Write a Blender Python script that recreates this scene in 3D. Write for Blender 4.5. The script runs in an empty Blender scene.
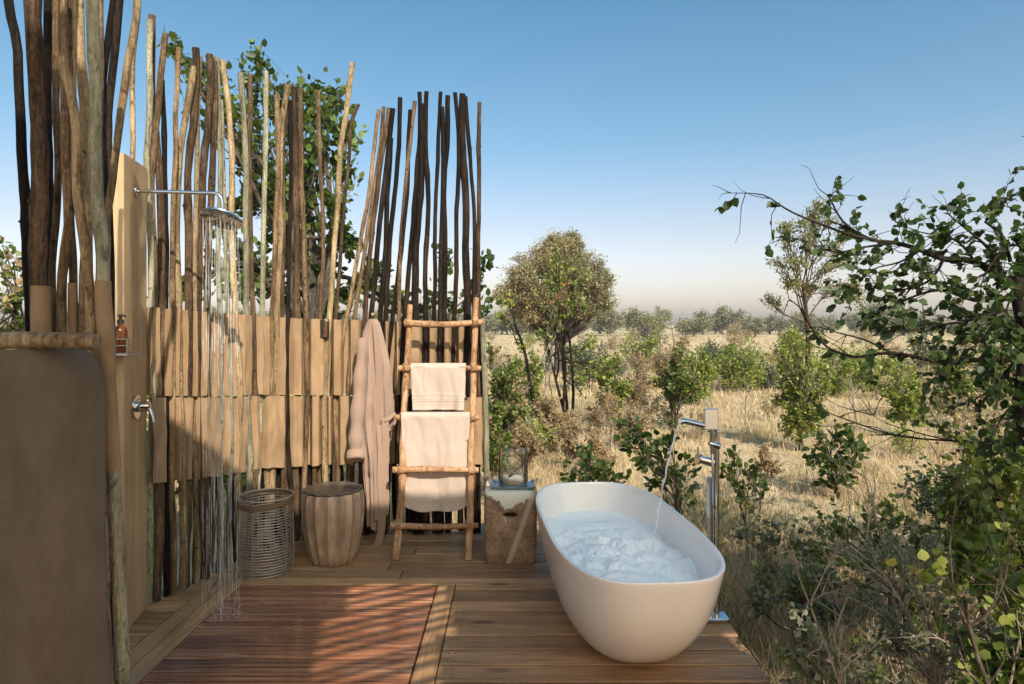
import bpy, math, random
import numpy as np
from mathutils import Vector, noise

# ------------------------------------------------------------------ camera, world, sun, exposure
SC = bpy.context.scene
COL = SC.collection
F = 660.0            # focal length in pixels of the 1024 wide picture
CX, HY, CH = 512.0, 325.0, 1.65
GZ = -0.35           # ground level beside the raised deck

cam_d = bpy.data.cameras.new('camera')
cam = bpy.data.objects.new('camera', cam_d)
COL.objects.link(cam)
cam.location = (0, 0, CH)
cam.rotation_euler = (math.radians(90), 0, 0)
cam_d.lens = 36.0 * F / 1024.0
cam_d.sensor_width = 36.0
cam_d.shift_y = -(342.0 - HY) / 1024.0
cam_d.clip_start = 0.05
cam_d.clip_end = 8000
SC.camera = cam

SUN_EL = math.radians(38)
SUN_H = Vector((0.38, -0.925)).normalized()        # horizontal direction towards the sun
world = bpy.data.worlds.new('World')
SC.world = world
world.use_nodes = True
wn = world.node_tree.nodes
wl = world.node_tree.links
wn.clear()
wo = wn.new('ShaderNodeOutputWorld')
wb = wn.new('ShaderNodeBackground')
sky = wn.new('ShaderNodeTexSky')
sky.sky_type = 'NISHITA'
sky.sun_disc = False
sky.sun_elevation = SUN_EL
sky.sun_rotation = math.atan2(SUN_H.x, SUN_H.y)
sky.altitude = 900
sky.air_density = 1.0
sky.dust_density = 5.5
sky.ozone_density = 1.6
wb.inputs['Strength'].default_value = 0.14
tint = wn.new('ShaderNodeMix'); tint.data_type = 'RGBA'; tint.blend_type = 'MULTIPLY'
tint.inputs[0].default_value = 1.0
tc_ = wn.new('ShaderNodeTexCoord'); sx_ = wn.new('ShaderNodeSeparateXYZ'); rp_ = wn.new('ShaderNodeValToRGB')
wl.new(tc_.outputs['Generated'], sx_.inputs[0]); wl.new(sx_.outputs['Z'], rp_.inputs[0])
els = rp_.color_ramp.elements
els[0].position = 0.0; els[0].color = (1.5, 1.22, 1.12, 1)
els[1].position = 1.0; els[1].color = (.60, .80, .82, 1)
for p_, c_ in ((.035, (1.30, 1.04, .94, 1)), (.07, (1.13, .91, .82, 1)), (.14, (.90, .76, .68, 1)), (.26, (.56, .70, .67, 1)), (.45, (.40, .66, .66, 1))):
    x_ = els.new(p_); x_.color = c_
wl.new(rp_.outputs[0], tint.inputs[7])
wl.new(sky.outputs[0], tint.inputs[6])
wl.new(tint.outputs[2], wb.inputs['Color'])
wl.new(wb.outputs[0], wo.inputs['Surface'])

sun_d = bpy.data.lights.new('sun', 'SUN')
sun_d.energy = 3.4
sun_d.angle = math.radians(0.4)
sun_d.color = (1.0, 0.90, 0.76)
sun = bpy.data.objects.new('sun', sun_d)
COL.objects.link(sun)
sd = Vector((-SUN_H.x * math.cos(SUN_EL), -SUN_H.y * math.cos(SUN_EL), -math.sin(SUN_EL)))
sun.rotation_euler = sd.to_track_quat('-Z', 'Y').to_euler()
sun.location = (4, -8, 9)

SC.view_settings.view_transform = 'Standard'
SC.view_settings.look = 'None'
SC.view_settings.gamma = 1
SC.view_settings.exposure = 0.98
SC.view_settings.use_curve_mapping = False
SC.render.engine = 'CYCLES'
SC.cycles.max_bounces = 8
SC.cycles.transparent_max_bounces = 12
SC.cycles.caustics_reflective = False
SC.cycles.caustics_refractive = False

R = random.Random(11)
RN = np.random.default_rng(5)


# ------------------------------------------------------------------ helpers
def P(px, py, Y):
    """world point seen at pixel (px, py) at depth Y"""
    return Vector(((px - CX) * Y / F, Y, CH + (HY - py) * Y / F))


def G(px, py, gz=GZ):
    Y = F * (CH - gz) / (py - HY)
    return Vector(((px - CX) * Y / F, Y, gz))


def tag(o, label=None, cat=None, group=None, kind=None):
    if label: o['label'] = label
    if cat: o['category'] = cat
    if group: o['group'] = group
    if kind: o['kind'] = kind
    return o


def empty(name, loc, label=None, cat=None, group=None):
    o = bpy.data.objects.new(name, None)
    o.empty_display_size = 0.1
    COL.objects.link(o)
    o.location = loc
    return tag(o, label, cat, group)


def wloc(o):
    v = Vector((0, 0, 0))
    while o is not None:
        v += Vector(o.location)
        o = o.parent
    return v


def copy_tree(o, parent=None):
    c = o.copy()
    COL.objects.link(c)
    if parent is not None:
        c.parent = parent
    for ch in [x for x in bpy.data.objects if x.parent == o and x != c]:
        copy_tree(ch, c)
    return c


class MB:
    def __init__(s):
        s.v = []; s.f = []; s.m = []

    def add(s, vs, fs, mi=0):
        n = len(s.v)
        s.v.extend([tuple(x) for x in vs])
        for f in fs:
            s.f.append(tuple(i + n for i in f)); s.m.append(mi)

    def box(s, a, b, mi=0, bev=0.0):
        x0, y0, z0 = a; x1, y1, z1 = b
        if bev > 0:
            # chamfered box: three nested rings in z
            e = bev
            def ring(x0, y0, x1, y1, z, e):
                return [(x0+e,y0,z),(x1-e,y0,z),(x1,y0+e,z),(x1,y1-e,z),(x1-e,y1,z),(x0+e,y1,z),(x0,y1-e,z),(x0,y0+e,z)]
            rs = [ring(x0+e,y0+e,x1-e,y1-e,z0,e*.5), ring(x0,y0,x1,y1,z0+e,e), ring(x0,y0,x1,y1,z1-e,e), ring(x0+e,y0+e,x1-e,y1-e,z1,e*.5)]
            vs = [p for r in rs for p in r]
            fs = [tuple(range(7,-1,-1)), tuple(range(24,32))]
            for k in range(3):
                for i in range(8):
                    j = (i+1) % 8
                    fs.append((k*8+i, k*8+j, (k+1)*8+j, (k+1)*8+i))
            s.add(vs, fs, mi); return
        vs = [(x0,y0,z0),(x1,y0,z0),(x1,y1,z0),(x0,y1,z0),(x0,y0,z1),(x1,y0,z1),(x1,y1,z1),(x0,y1,z1)]
        s.add(vs, [(0,3,2,1),(4,5,6,7),(0,1,5,4),(1,2,6,5),(2,3,7,6),(3,0,4,7)], mi)

    def tube(s, pts, rad, n=8, cap=True, mi=0, closed=False):
        pts = [Vector(p) for p in pts]
        k = len(pts)
        if not hasattr(rad, '__len__'): rad = [rad] * k
        vs = []
        t0 = (pts[1] - pts[0]).normalized()
        up = Vector((0, 0, 1)) if abs(t0.z) < .9 else Vector((0, 1, 0))
        nrm = t0.cross(up).normalized()
        for i in range(k):
            if closed:
                t = (pts[(i+1) % k] - pts[i-1]).normalized()
            else:
                t = (pts[min(i+1, k-1)] - pts[max(i-1, 0)])
                t = t.normalized() if t.length > 1e-9 else t0
            nrm = (nrm - t * nrm.dot(t))
            nrm = nrm.normalized() if nrm.length > 1e-6 else t.orthogonal().normalized()
            b = t.cross(nrm)
            for j in range(n):
                a = 2 * math.pi * j / n
                vs.append(pts[i] + (nrm * math.cos(a) + b * math.sin(a)) * rad[i])
        fs = []
        for i in range(k if closed else k - 1):
            i2 = (i + 1) % k
            for j in range(n):
                j2 = (j + 1) % n
                fs.append((i*n+j, i*n+j2, i2*n+j2, i2*n+j))
        if cap and not closed:
            fs.append(tuple(range(n - 1, -1, -1)))
            fs.append(tuple((k-1)*n + j for j in range(n)))
        s.add(vs, fs, mi)

    def rings(s, rings, cap0=True, cap1=True, mi=0, closed=True):
        n = len(rings[0]); vs = [p for r in rings for p in r]; fs = []
        for i in range(len(rings) - 1):
            for j in range(n if closed else n - 1):
                j2 = (j + 1) % n
                fs.append((i*n+j, i*n+j2, (i+1)*n+j2, (i+1)*n+j))
        if cap0: fs.append(tuple(range(n-1, -1, -1)))
        if cap1: fs.append(tuple((len(rings)-1)*n + j for j in range(n)))
        s.add(vs, fs, mi)

    def lathe(s, prof, c, n=32, cap0=True, cap1=True, mi=0, axis=None):
        c = Vector(c); rs = []
        if axis is None:
            u, v, w = Vector((1,0,0)), Vector((0,1,0)), Vector((0,0,1))
        else:
            w = Vector(axis).normalized(); u = w.orthogonal().normalized(); v = w.cross(u)
        for r, z in prof:
            rs.append([c + (u*math.cos(2*math.pi*j/n) + v*math.sin(2*math.pi*j/n))*r + w*z for j in range(n)])
        s.rings(rs, cap0, cap1, mi)

    def build(s, name, mats, parent=None, smooth=True, origin=None):
        me = bpy.data.meshes.new(name)
        off = wloc(parent) if parent is not None else (Vector(origin) if origin is not None else Vector((0,0,0)))
        me.from_pydata([(x-off.x, y-off.y, z-off.z) for x, y, z in s.v], [], s.f)
        if not isinstance(mats, (list, tuple)): mats = [mats]
        for m in mats: me.materials.append(m)
        if len(mats) > 1: me.polygons.foreach_set('material_index', s.m)
        if smooth: me.polygons.foreach_set('use_smooth', [True]*len(me.polygons))
        me.update()
        o = bpy.data.objects.new(name, me)
        COL.objects.link(o)
        if parent is not None: o.parent = parent
        else: o.location = off
        if smooth: sharpen(me)
        return o


def sharpen(me, ang=math.radians(38)):
    try:
        me.set_sharp_from_angle(angle=ang)
    except Exception:
        pass


def np_mesh(name, V, Fc, mat, parent=None, origin=None, k=None, smooth=False):
    """V (n,3), Fc (m,k) arrays -> object"""
    off = wloc(parent) if parent is not None else (Vector(origin) if origin is not None else Vector((0,0,0)))
    V = np.asarray(V, np.float32) - np.array(off, np.float32)
    Fc = np.asarray(Fc, np.int32)
    me = bpy.data.meshes.new(name)
    m, kk = Fc.shape
    me.vertices.add(len(V)); me.vertices.foreach_set('co', V.ravel())
    me.loops.add(m*kk); me.loops.foreach_set('vertex_index', Fc.ravel())
    me.polygons.add(m)
    me.polygons.foreach_set('loop_start', np.arange(0, m*kk, kk, dtype=np.int32))
    me.polygons.foreach_set('loop_total', np.full(m, kk, np.int32))
    if smooth: me.polygons.foreach_set('use_smooth', np.ones(m, bool))
    me.materials.append(mat)
    me.update(calc_edges=True)
    o = bpy.data.objects.new(name, me)
    COL.objects.link(o)
    if parent is not None: o.parent = parent
    else: o.location = off
    return o


# ------------------------------------------------------------------ materials
def lin(c):
    return (c[0], c[1], c[2], 1.0)


class Mat:
    def __init__(s, name, rough=0.6, metal=0.0, spec=None):
        s.m = bpy.data.materials.new(name); s.m.use_nodes = True
        s.t = s.m.node_tree; s.n = s.t.nodes; s.l = s.t.links
        s.b = s.n['Principled BSDF']
        s.b.inputs['Roughness'].default_value = rough
        s.b.inputs['Metallic'].default_value = metal
        if spec is not None: s.b.inputs['Specular IOR Level'].default_value = spec
        s._co = None

    def coord(s, scale=(1,1,1), rnd=None):
        tc = s.n.new('ShaderNodeTexCoord'); mp = s.n.new('ShaderNodeMapping')
        mp.inputs['Scale'].default_value = scale
        s.l.new(tc.outputs['Object'], mp.inputs['Vector'])
        if rnd is not None:
            cm = s.n.new('ShaderNodeVectorMath'); cm.operation = 'SCALE'
            cm.inputs[0].default_value = (37.1, 19.3, 53.7)
            s.l.new(rnd, cm.inputs['Scale'])
            s.l.new(cm.outputs[0], mp.inputs['Location'])
        return mp.outputs[0]

    def noise(s, vec, scale, detail=5, rough=0.55, dist=0.0):
        t = s.n.new('ShaderNodeTexNoise')
        t.inputs['Scale'].default_value = scale; t.inputs['Detail'].default_value = detail
        t.inputs['Roughness'].default_value = rough; t.inputs['Distortion'].default_value = dist
        s.l.new(vec, t.inputs['Vector'])
        return t.outputs['Fac']

    def ramp(s, fac, stops):
        r = s.n.new('ShaderNodeValToRGB')
        e = r.color_ramp.elements
        e[0].position, e[0].color = stops[0][0], lin(stops[0][1])
        e[1].position, e[1].color = stops[-1][0], lin(stops[-1][1])
        for p, c in stops[1:-1]:
            x = e.new(p); x.color = lin(c)
        s.l.new(fac, r.inputs[0])
        return r.outputs[0]

    def mix(s, fac, a, b, mode='MIX'):
        m = s.n.new('ShaderNodeMix'); m.data_type = 'RGBA'; m.blend_type = mode
        for sock, val in ((m.inputs[0], fac), (m.inputs[6], a), (m.inputs[7], b)):
            if isinstance(val, (int, float)): sock.default_value = val
            elif isinstance(val, tuple): sock.default_value = lin(val)
            else: s.l.new(val, sock)
        return m.outputs[2]

    def math(s, op, a, b=None, clamp=False):
        m = s.n.new('ShaderNodeMath'); m.operation = op; m.use_clamp = clamp
        for i, v in enumerate((a, b)):
            if v is None: continue
            if isinstance(v, (int, float)): m.inputs[i].default_value = v
            else: s.l.new(v, m.inputs[i])
        return m.outputs[0]

    def island(s):
        g = s.n.new('ShaderNodeNewGeometry'); return g.outputs['Random Per Island']

    def objrand(s):
        g = s.n.new('ShaderNodeObjectInfo'); return g.outputs['Random']

    def bump(s, h, strength=0.3, dist=0.01):
        b = s.n.new('ShaderNodeBump'); b.inputs['Strength'].default_value = strength
        b.inputs['Distance'].default_value = dist
        s.l.new(h, b.inputs['Height']); s.l.new(b.outputs[0], s.b.inputs['Normal'])
        return b

    def color(s, c):
        if isinstance(c, tuple): s.b.inputs['Base Color'].default_value = lin(c)
        else: s.l.new(c, s.b.inputs['Base Color'])


def bark_mat(name, a, b, c, vary=0.35, rough=0.75):
    """a dark, b mid, c light; streaks along the pole"""
    M = Mat(name, rough, spec=.15)
    rnd = M.objrand()
    v = M.coord((1, 1, 0.09), rnd)
    f = M.noise(v, 55, 6, 0.65, 0.6)
    v2 = M.coord((1, 1, 0.35), rnd)
    g = M.noise(v2, 6, 4, 0.6)
    v3 = M.coord((1, 1, 0.6), rnd)
    kn = M.noise(v3, 23, 3, 0.5, 1.5)
    sp = M.noise(M.coord((1, 1, .5), rnd), 95, 4, .7)
    mixf = M.math('ADD', M.math('ADD', M.math('MULTIPLY', f, 0.4), M.math('MULTIPLY', g, 0.35)), M.math('MULTIPLY', sp, .25))
    col = M.ramp(mixf, [(0.38, a), (0.49, b), (0.60, c)])
    dark = M.ramp(kn, [(0.3, (0.25, .2, .17)), (0.42, (1, 1, 1))])
    col = M.mix(0.8, col, dark, 'MULTIPLY')
    br = M.math('ADD', M.math('MULTIPLY', rnd, vary*2), 1-vary)
    cb = M.n.new('ShaderNodeCombineColor')
    for i in range(3): M.l.new(br, cb.inputs[i])
    col = M.mix(1.0, col, cb.outputs[0], 'MULTIPLY')
    M.color(col)
    M.bump(M.math('ADD', M.math('ADD', f, sp), M.math('MULTIPLY', kn, .6)), 1.0, 0.007)
    return M.m


m_pole_cream = bark_mat('peeled_pole_wood', (.08, .052, .028), (.24, .165, .09), (.46, .345, .205), .25)
m_pole_tan = bark_mat('tan_pole_bark', (.04, .024, .013), (.145, .09, .048), (.34, .23, .13), .3)
m_pole_brown = bark_mat('brown_pole_bark', (.02, .012, .007), (.07, .042, .024), (.19, .12, .07), .3)
m_pole_dark = bark_mat('dark_pole_bark', (.003, .002, .0015), (.010, .006, .004), (.038, .023, .015), .35)
m_pole_green = bark_mat('grey_green_pole_bark', (.09, .085, .055), (.23, .21, .14), (.40, .37, .26), .2)
m_ladder = bark_mat('ladder_branch_bark', (.15, .075, .035), (.36, .20, .105), (.55, .36, .21), .1)
m_branch = bark_mat('living_branch_bark', (.03, .024, .018), (.085, .066, .048), (.2, .165, .125), .3)
m_darkbark = bark_mat('dark_tree_bark', (.008, .006, .005), (.026, .019, .014), (.07, .053, .04), .2)
m_twig = bark_mat('dry_grey_twig', (.10, .08, .06), (.24, .19, .14), (.42, .36, .28), .3)


def canvas_mat(name, base, var=0.12):
    M = Mat(name, 0.85, spec=.2)
    v = M.coord((1, 1, 1))
    n1 = M.noise(v, 3.0, 4, .6)
    n2 = M.noise(v, 420, 2, .5)
    lo = tuple(x*(1-var) for x in base); hi = tuple(x*(1+var) for x in base)
    c_ = M.ramp(n1, [(.3, lo), (.7, hi)])
    dirt = M.noise(M.coord((1, 1, .35)), 9, 6, .7)
    c_ = M.mix(.55, c_, M.ramp(dirt, [(.36, (.62, .57, .5)), (.56, (1, 1, 1))]), 'MULTIPLY')
    M.color(c_)
    M.bump(M.math('ADD', M.math('MULTIPLY', n2, .3), M.noise(v, 14, 4, .6)), .25, .006)
    return M.m


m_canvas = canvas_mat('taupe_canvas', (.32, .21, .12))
m_canvas_shaded = canvas_mat('shaded_taupe_canvas', (.125, .098, .072))  # shaded copy of the canvas above, shade put into the base colour
m_towel = None


def towel_mat(name, base):
    M = Mat(name, 0.95, spec=.1)
    v = M.coord((1, 1, 1))
    n2 = M.noise(v, 260, 3, .7)
    n1 = M.noise(v, 7, 4, .6)
    M.color(M.ramp(n1, [(.3, tuple(x*.9 for x in base)), (.7, base)]))
    M.bump(M.math('ADD', n2, M.math('MULTIPLY', n1, .6)), .55, .004)
    M.b.inputs['Sheen Weight'].default_value = .25
    return M.m


m_towel = towel_mat('cream_terry_towelling', (.48, .385, .32))
m_robe = towel_mat('blush_cotton_robe', (.33, .225, .17))


def wood_mat(name, a, b, c, along='X', rough=.55, scale=1.0, knots=True, coat=0.0, island=True, vary=.32):
    M = Mat(name, rough)
    rnd = M.island() if island else M.objrand()
    sc = {'X': (.06, 1, 1), 'Y': (1, .06, 1), 'Z': (1, 1, .06)}[along]
    v = M.coord(sc, rnd)
    f = M.noise(v, 60*scale, 6, .62, .8)
    w = M.noise(v, 11*scale, 4, .6, .4)
    v2 = M.coord({'X': (.35, 1, 1), 'Y': (1, .35, 1), 'Z': (1, 1, .35)}[along], rnd)
    st = M.noise(M.coord((1, 1, 1)), 1.6, 5, .65)
    mf = M.math('ADD', M.math('MULTIPLY', f, .5), M.math('MULTIPLY', w, .5))
    col = M.ramp(mf, [(.34, a), (.5, b), (.68, c)])
    if knots:
        vo = M.n.new('ShaderNodeTexVoronoi'); vo.inputs['Scale'].default_value = 3.4*scale
        M.l.new(v2, vo.inputs['Vector'])
        k = M.ramp(vo.outputs['Distance'], [(.05, (.22, .13, .07)), (.11, (1, 1, 1))])
        col = M.mix(.85, col, k, 'MULTIPLY')
    stain = M.ramp(st, [(.35, (.62, .6, .58)), (.6, (1, 1, 1))])
    col = M.mix(.7, col, stain, 'MULTIPLY')
    br = M.math('ADD', M.math('MULTIPLY', rnd, vary*2), 1-vary)
    cb = M.n.new('ShaderNodeCombineColor')
    for i in range(3): M.l.new(br, cb.inputs[i])
    col = M.mix(1.0, col, cb.outputs[0], 'MULTIPLY')
    M.color(col)
    rr = M.math('ADD', M.math('MULTIPLY', st, .3), rough-.15)
    M.l.new(rr, M.b.inputs['Roughness'])
    if coat: M.b.inputs['Coat Weight'].default_value = coat; M.b.inputs['Coat Roughness'].default_value = .12
    M.bump(f, .35, .003)
    return M.m


m_deck = wood_mat('weathered_brown_decking', (.17, .085, .036), (.34, .19, .088), (.50, .31, .16), 'X', .55)
m_deck_y = wood_mat('weathered_brown_decking_lengthwise', (.17, .085, .036), (.34, .19, .088), (.50, .31, .16), 'Y', .55)
m_grate = wood_mat('wet_red_hardwood', (.085, .026, .012), (.25, .095, .042), (.50, .27, .15), 'X', .32, coat=.55, knots=False, vary=.35)
m_plank = wood_mat('yellow_pine_plank', (.30, .185, .085), (.47, .31, .16), (.58, .41, .23), 'Z', .6, .55, island=False, vary=.03)
m_black = Mat('dark_void', .9); m_black.color((.012, .01, .008)); m_black = m_black.m


def simple(name, c, rough=.5, metal=0, **kw):
    M = Mat(name, rough, metal)
    M.color(c)
    for k, v in kw.items(): M.b.inputs[k.replace('_', ' ')].default_value = v
    v = M.noise(M.coord(), 60, 3)
    M.l.new(M.math('ADD', M.math('MULTIPLY', v, .1), rough-.05), M.b.inputs['Roughness'])
    return M.m


m_chrome = simple('polished_chrome', (.60, .61, .62), .09, 1)
m_satin = simple('satin_grey_chrome', (.62, .62, .60), .3, .7)
m_brushed = simple('dull_steel', (.42, .40, .38), .35, 1)
m_wire = simple('bronzed_wire', (.42, .34, .27), .45, .55)
m_screw = simple('dark_screw_heads', (.03, .025, .02), .5, .6)
m_blackmetal = simple('black_iron', (.025, .022, .02), .5, .3)
m_amber = simple('amber_glass', (.32, .085, .01), .08, 0, Transmission_Weight=.6, IOR=1.45)
m_darkbottle = simple('dark_bottle_glass', (.02, .03, .05), .1, 0)
m_plastic = simple('black_plastic', (.02, .018, .016), .4)
m_tub = Mat('white_composite_stone', .16); m_tub.color((.87, .78, .72)); m_tub.b.inputs['Coat Weight'].default_value = .4
m_tub.b.inputs['Coat Roughness'].default_value = .08
m_tub = m_tub.m
def thin_glass():
    M = Mat('clear_thin_glass', .03)
    tr = M.n.new('ShaderNodeBsdfTransparent'); tr.inputs['Color'].default_value = (.93, .95, .95, 1)
    gl = M.n.new('ShaderNodeBsdfGlossy'); gl.inputs['Roughness'].default_value = .03
    lw = M.n.new('ShaderNodeLayerWeight'); lw.inputs['Blend'].default_value = .25
    mx = M.n.new('ShaderNodeMixShader')
    M.l.new(M.math('ADD', M.math('MULTIPLY', lw.outputs['Fresnel'], .8), .03), mx.inputs[0])
    M.l.new(tr.outputs[0], mx.inputs[1]); M.l.new(gl.outputs[0], mx.inputs[2])
    M.l.new(mx.outputs[0], M.n['Material Output'].inputs['Surface'])
    return M.m


m_glass = thin_glass()
m_scoopw = simple('grey_steel_scoop', (.13, .12, .11), .35, .8)


def water_mat():
    M = Mat('falling_water', .05)
    tr = M.n.new('ShaderNodeBsdfTransparent'); mx = M.n.new('ShaderNodeMixShader')
    out = M.n['Material Output']
    M.color((.9, .93, .95)); M.b.inputs['Roughness'].default_value = .12
    n = M.noise(M.coord((1, 1, .25)), 60, 3)
    M.l.new(M.ramp(n, [(.35, (.15, .15, .15)), (.65, (.75, .75, .75))]), mx.inputs[0])
    M.l.new(tr.outputs[0], mx.inputs[1]); M.l.new(M.b.outputs[0], mx.inputs[2])
    M.l.new(mx.outputs[0], out.inputs['Surface'])
    return M.m


m_water = water_mat()


def foam_mat():
    M = Mat('white_bath_foam', .55)
    v = M.coord()
    M.color(M.ramp(M.noise(v, 9, 5), [(.3, (.93, .92, .90)), (.7, (.98, .955, .92))]))
    M.b.inputs['Subsurface Weight'].default_value = .05
    M.b.inputs['Subsurface Radius'].default_value = (.05, .05, .05)
    vo = M.n.new('ShaderNodeTexVoronoi'); vo.inputs['Scale'].default_value = 160
    M.l.new(v, vo.inputs['Vector'])
    M.bump(M.math('ADD', vo.outputs['Distance'], M.noise(v, 45, 5)), .3, .008)
    return M.m


m_foam = foam_mat()


def stool_mat():
    M = Mat('bronze_glazed_ceramic', .38)
    v = M.coord((1, 1, .4))
    M.color(M.ramp(M.noise(v, 16, 5, .6), [(.3, (.24, .155, .105)), (.55, (.42, .29, .20)), (.75, (.52, .38, .27))]))
    M.b.inputs['Metallic'].default_value = .15
    M.bump(M.noise(M.coord(), 90, 3), .12, .003)
    return M.m


def stooltop_mat():
    M = Mat('dark_bronze_top', .3)
    M.color(M.ramp(M.noise(M.coord(), 9, 6, .7), [(.3, (.05, .038, .032)), (.7, (.15, .115, .095))]))
    return M.m


def pedestal_mat():
    M = Mat('weathered_concrete_and_peeling_paint', .8)
    v = M.coord()
    tc = M.n.new('ShaderNodeTexCoord'); sp = M.n.new('ShaderNodeSeparateXYZ')
    M.l.new(tc.outputs['Object'], sp.inputs[0])
    n = M.noise(v, 7, 6, .7); fine = M.noise(v, 80, 5, .75)
    brown = M.ramp(M.math('ADD', M.math('MULTIPLY', n, .5), M.math('MULTIPLY', fine, .5)),
                   [(.38, (.09, .05, .028)), (.5, (.27, .165, .095)), (.62, (.45, .31, .20))])
    # peeling white paint towards the top: height + noise, ragged edge
    h = M.math('MULTIPLY', sp.outputs['Z'], 3.2)
    xx = M.math('ABSOLUTE', M.math('ADD', sp.outputs['X'], .03))
    e = M.math('ADD', M.math('ADD', h, M.math('MULTIPLY', n, 1.2)), M.math('MULTIPLY', xx, -2.6))
    e = M.math('ADD', e, M.math('MULTIPLY', fine, .35))
    mask = M.ramp(M.math('ADD', e, -1.28), [(.62, (0, 0, 0)), (.66, (1, 1, 1))])
    col = M.mix(mask, brown, (.66, .62, .53))
    # a sun streak painted as a pale diagonal band down the face
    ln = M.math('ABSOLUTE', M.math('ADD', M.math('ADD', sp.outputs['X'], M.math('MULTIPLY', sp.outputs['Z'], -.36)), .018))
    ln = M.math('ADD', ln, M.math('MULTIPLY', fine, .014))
    sun_streak = M.ramp(ln, [(.018, (.75, .75, .75)), (.030, (0, 0, 0))])
    col = M.mix(sun_streak, col, (.52, .44, .33))
    M.color(col)
    M.bump(M.math('ADD', fine, M.math('MULTIPLY', mask, .4)), .7, .006)
    return M.m


def leaf_mat(name, c1, c2, c3=None, trans=.35, rough=.45):
    M = Mat(name, rough, spec=.35)
    r = M.island()
    stops = [(0, c1), (.75, c2)] + ([(1.0, c3)] if c3 else [])
    if c3: stops = [(0, c1), (.55, c2), (.9, c2), (1.0, c3)]
    col = M.ramp(r, stops)
    n = M.noise(M.coord(), 1.3, 3)
    col = M.mix(.5, col, M.ramp(n, [(.35, (.6, .62, .6)), (.65, (1.15, 1.12, 1.0))]), 'MULTIPLY')
    M.color(col)
    tl = M.n.new('ShaderNodeBsdfTranslucent')
    hs = M.n.new('ShaderNodeHueSaturation'); hs.inputs['Value'].default_value = 1.6; hs.inputs['Saturation'].default_value = 1.15
    M.l.new(col, hs.inputs['Color']); M.l.new(hs.outputs[0], tl.inputs['Color'])
    mx = M.n.new('ShaderNodeMixShader'); mx.inputs[0].default_value = trans
    M.l.new(M.b.outputs[0], mx.inputs[1]); M.l.new(tl.outputs[0], mx.inputs[2])
    M.l.new(mx.outputs[0], M.n['Material Output'].inputs['Surface'])
    return M.m


lf_dark = leaf_mat('dark_green_leaves', (.028, .05, .012), (.065, .10, .022), (.16, .19, .045))
lf_mid = leaf_mat('mid_green_leaves', (.07, .105, .02), (.15, .20, .045), (.33, .32, .08))
lf_lime = leaf_mat('yellow_green_leaves', (.15, .19, .035), (.28, .31, .075), (.44, .37, .11))
lf_olive = leaf_mat('olive_brown_leaves', (.22, .18, .085), (.39, .31, .165), (.50, .39, .24), trans=.25)
lf_olive2 = leaf_mat('grey_olive_leaves', (.14, .14, .065), (.25, .24, .12), (.36, .31, .17), trans=.25)
lf_silver = leaf_mat('grey_green_leaves', (.085, .105, .055), (.18, .20, .12), (.32, .32, .19))
lf_dry = leaf_mat('dry_tan_leaves', (.24, .16, .085), (.42, .30, .17), (.46, .25, .13), trans=.25)
lf_acacia = leaf_mat('pale_yellow_acacia_leaves', (.15, .15, .055), (.26, .25, .10), (.36, .31, .14), trans=.3)
lf_far = leaf_mat('far_bush_leaves', (.13, .13, .07), (.22, .21, .12), (.31, .27, .16), trans=.15)
lf_red = leaf_mat('red_blossom', (.26, .09, .05), (.42, .17, .10), trans=.2)


def ground_mat():
    M = Mat('dry_grass_soil', .95, spec=.1)
    v = M.coord((1, 1, 1))
    a = M.noise(v, .09, 6, .6)
    b = M.noise(v, 1.7, 7, .7)
    c = M.noise(M.coord((1, .4, 1)), 14, 5, .75)
    m = M.math('ADD', M.math('MULTIPLY', b, .55), M.math('MULTIPLY', c, .45))
    straw = M.ramp(m, [(.32, (.19, .13, .07)), (.48, (.50, .37, .22)), (.66, (.68, .53, .36))])
    green = M.ramp(m, [(.32, (.12, .11, .045)), (.66, (.33, .30, .13))])
    col = M.mix(M.ramp(a, [(.5, (0, 0, 0)), (.66, (1, 1, 1))]), straw, green)
    M.color(col)
    M.bump(m, 1.0, .12)
    return M.m


def grass_mat():
    M = Mat('dry_grass_blades', .8, spec=.15)
    r = M.island()
    col = M.ramp(r, [(0, (.30, .20, .10)), (.3, (.56, .40, .22)), (.65, (.70, .53, .33)), (.9, (.70, .58, .39)), (1.0, (.36, .36, .14))])
    a = M.noise(M.coord(), .35, 4, .6)
    grn = M.ramp(r, [(0, (.07, .085, .025)), (.6, (.16, .17, .06)), (1.0, (.36, .31, .15))])
    col = M.mix(M.ramp(a, [(.56, (0, 0, 0)), (.68, (.7, .7, .7))]), col, grn)
    M.color(col)
    tl = M.n.new('ShaderNodeBsdfTranslucent'); M.l.new(col, tl.inputs['Color'])
    mx = M.n.new('ShaderNodeMixShader'); mx.inputs[0].default_value = .3
    M.l.new(M.b.outputs[0], mx.inputs[1]); M.l.new(tl.outputs[0], mx.inputs[2])
    M.l.new(mx.outputs[0], M.n['Material Output'].inputs['Surface'])
    return M.m


m_ground = ground_mat()
m_grass = grass_mat()
m_greengrass = leaf_mat('green_grass_blades', (.09, .10, .03), (.22, .22, .08), (.42, .34, .17), trans=.3)

# ------------------------------------------------------------------ ground
def gz_at(x, y):
    d = math.hypot(x, y)
    k = min(1, max(0, (d-6)/20))
    return GZ + k*.10*noise.noise((x*.11, y*.11, 0)) + .025*noise.noise((x*.9, y*.9, 3))


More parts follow.
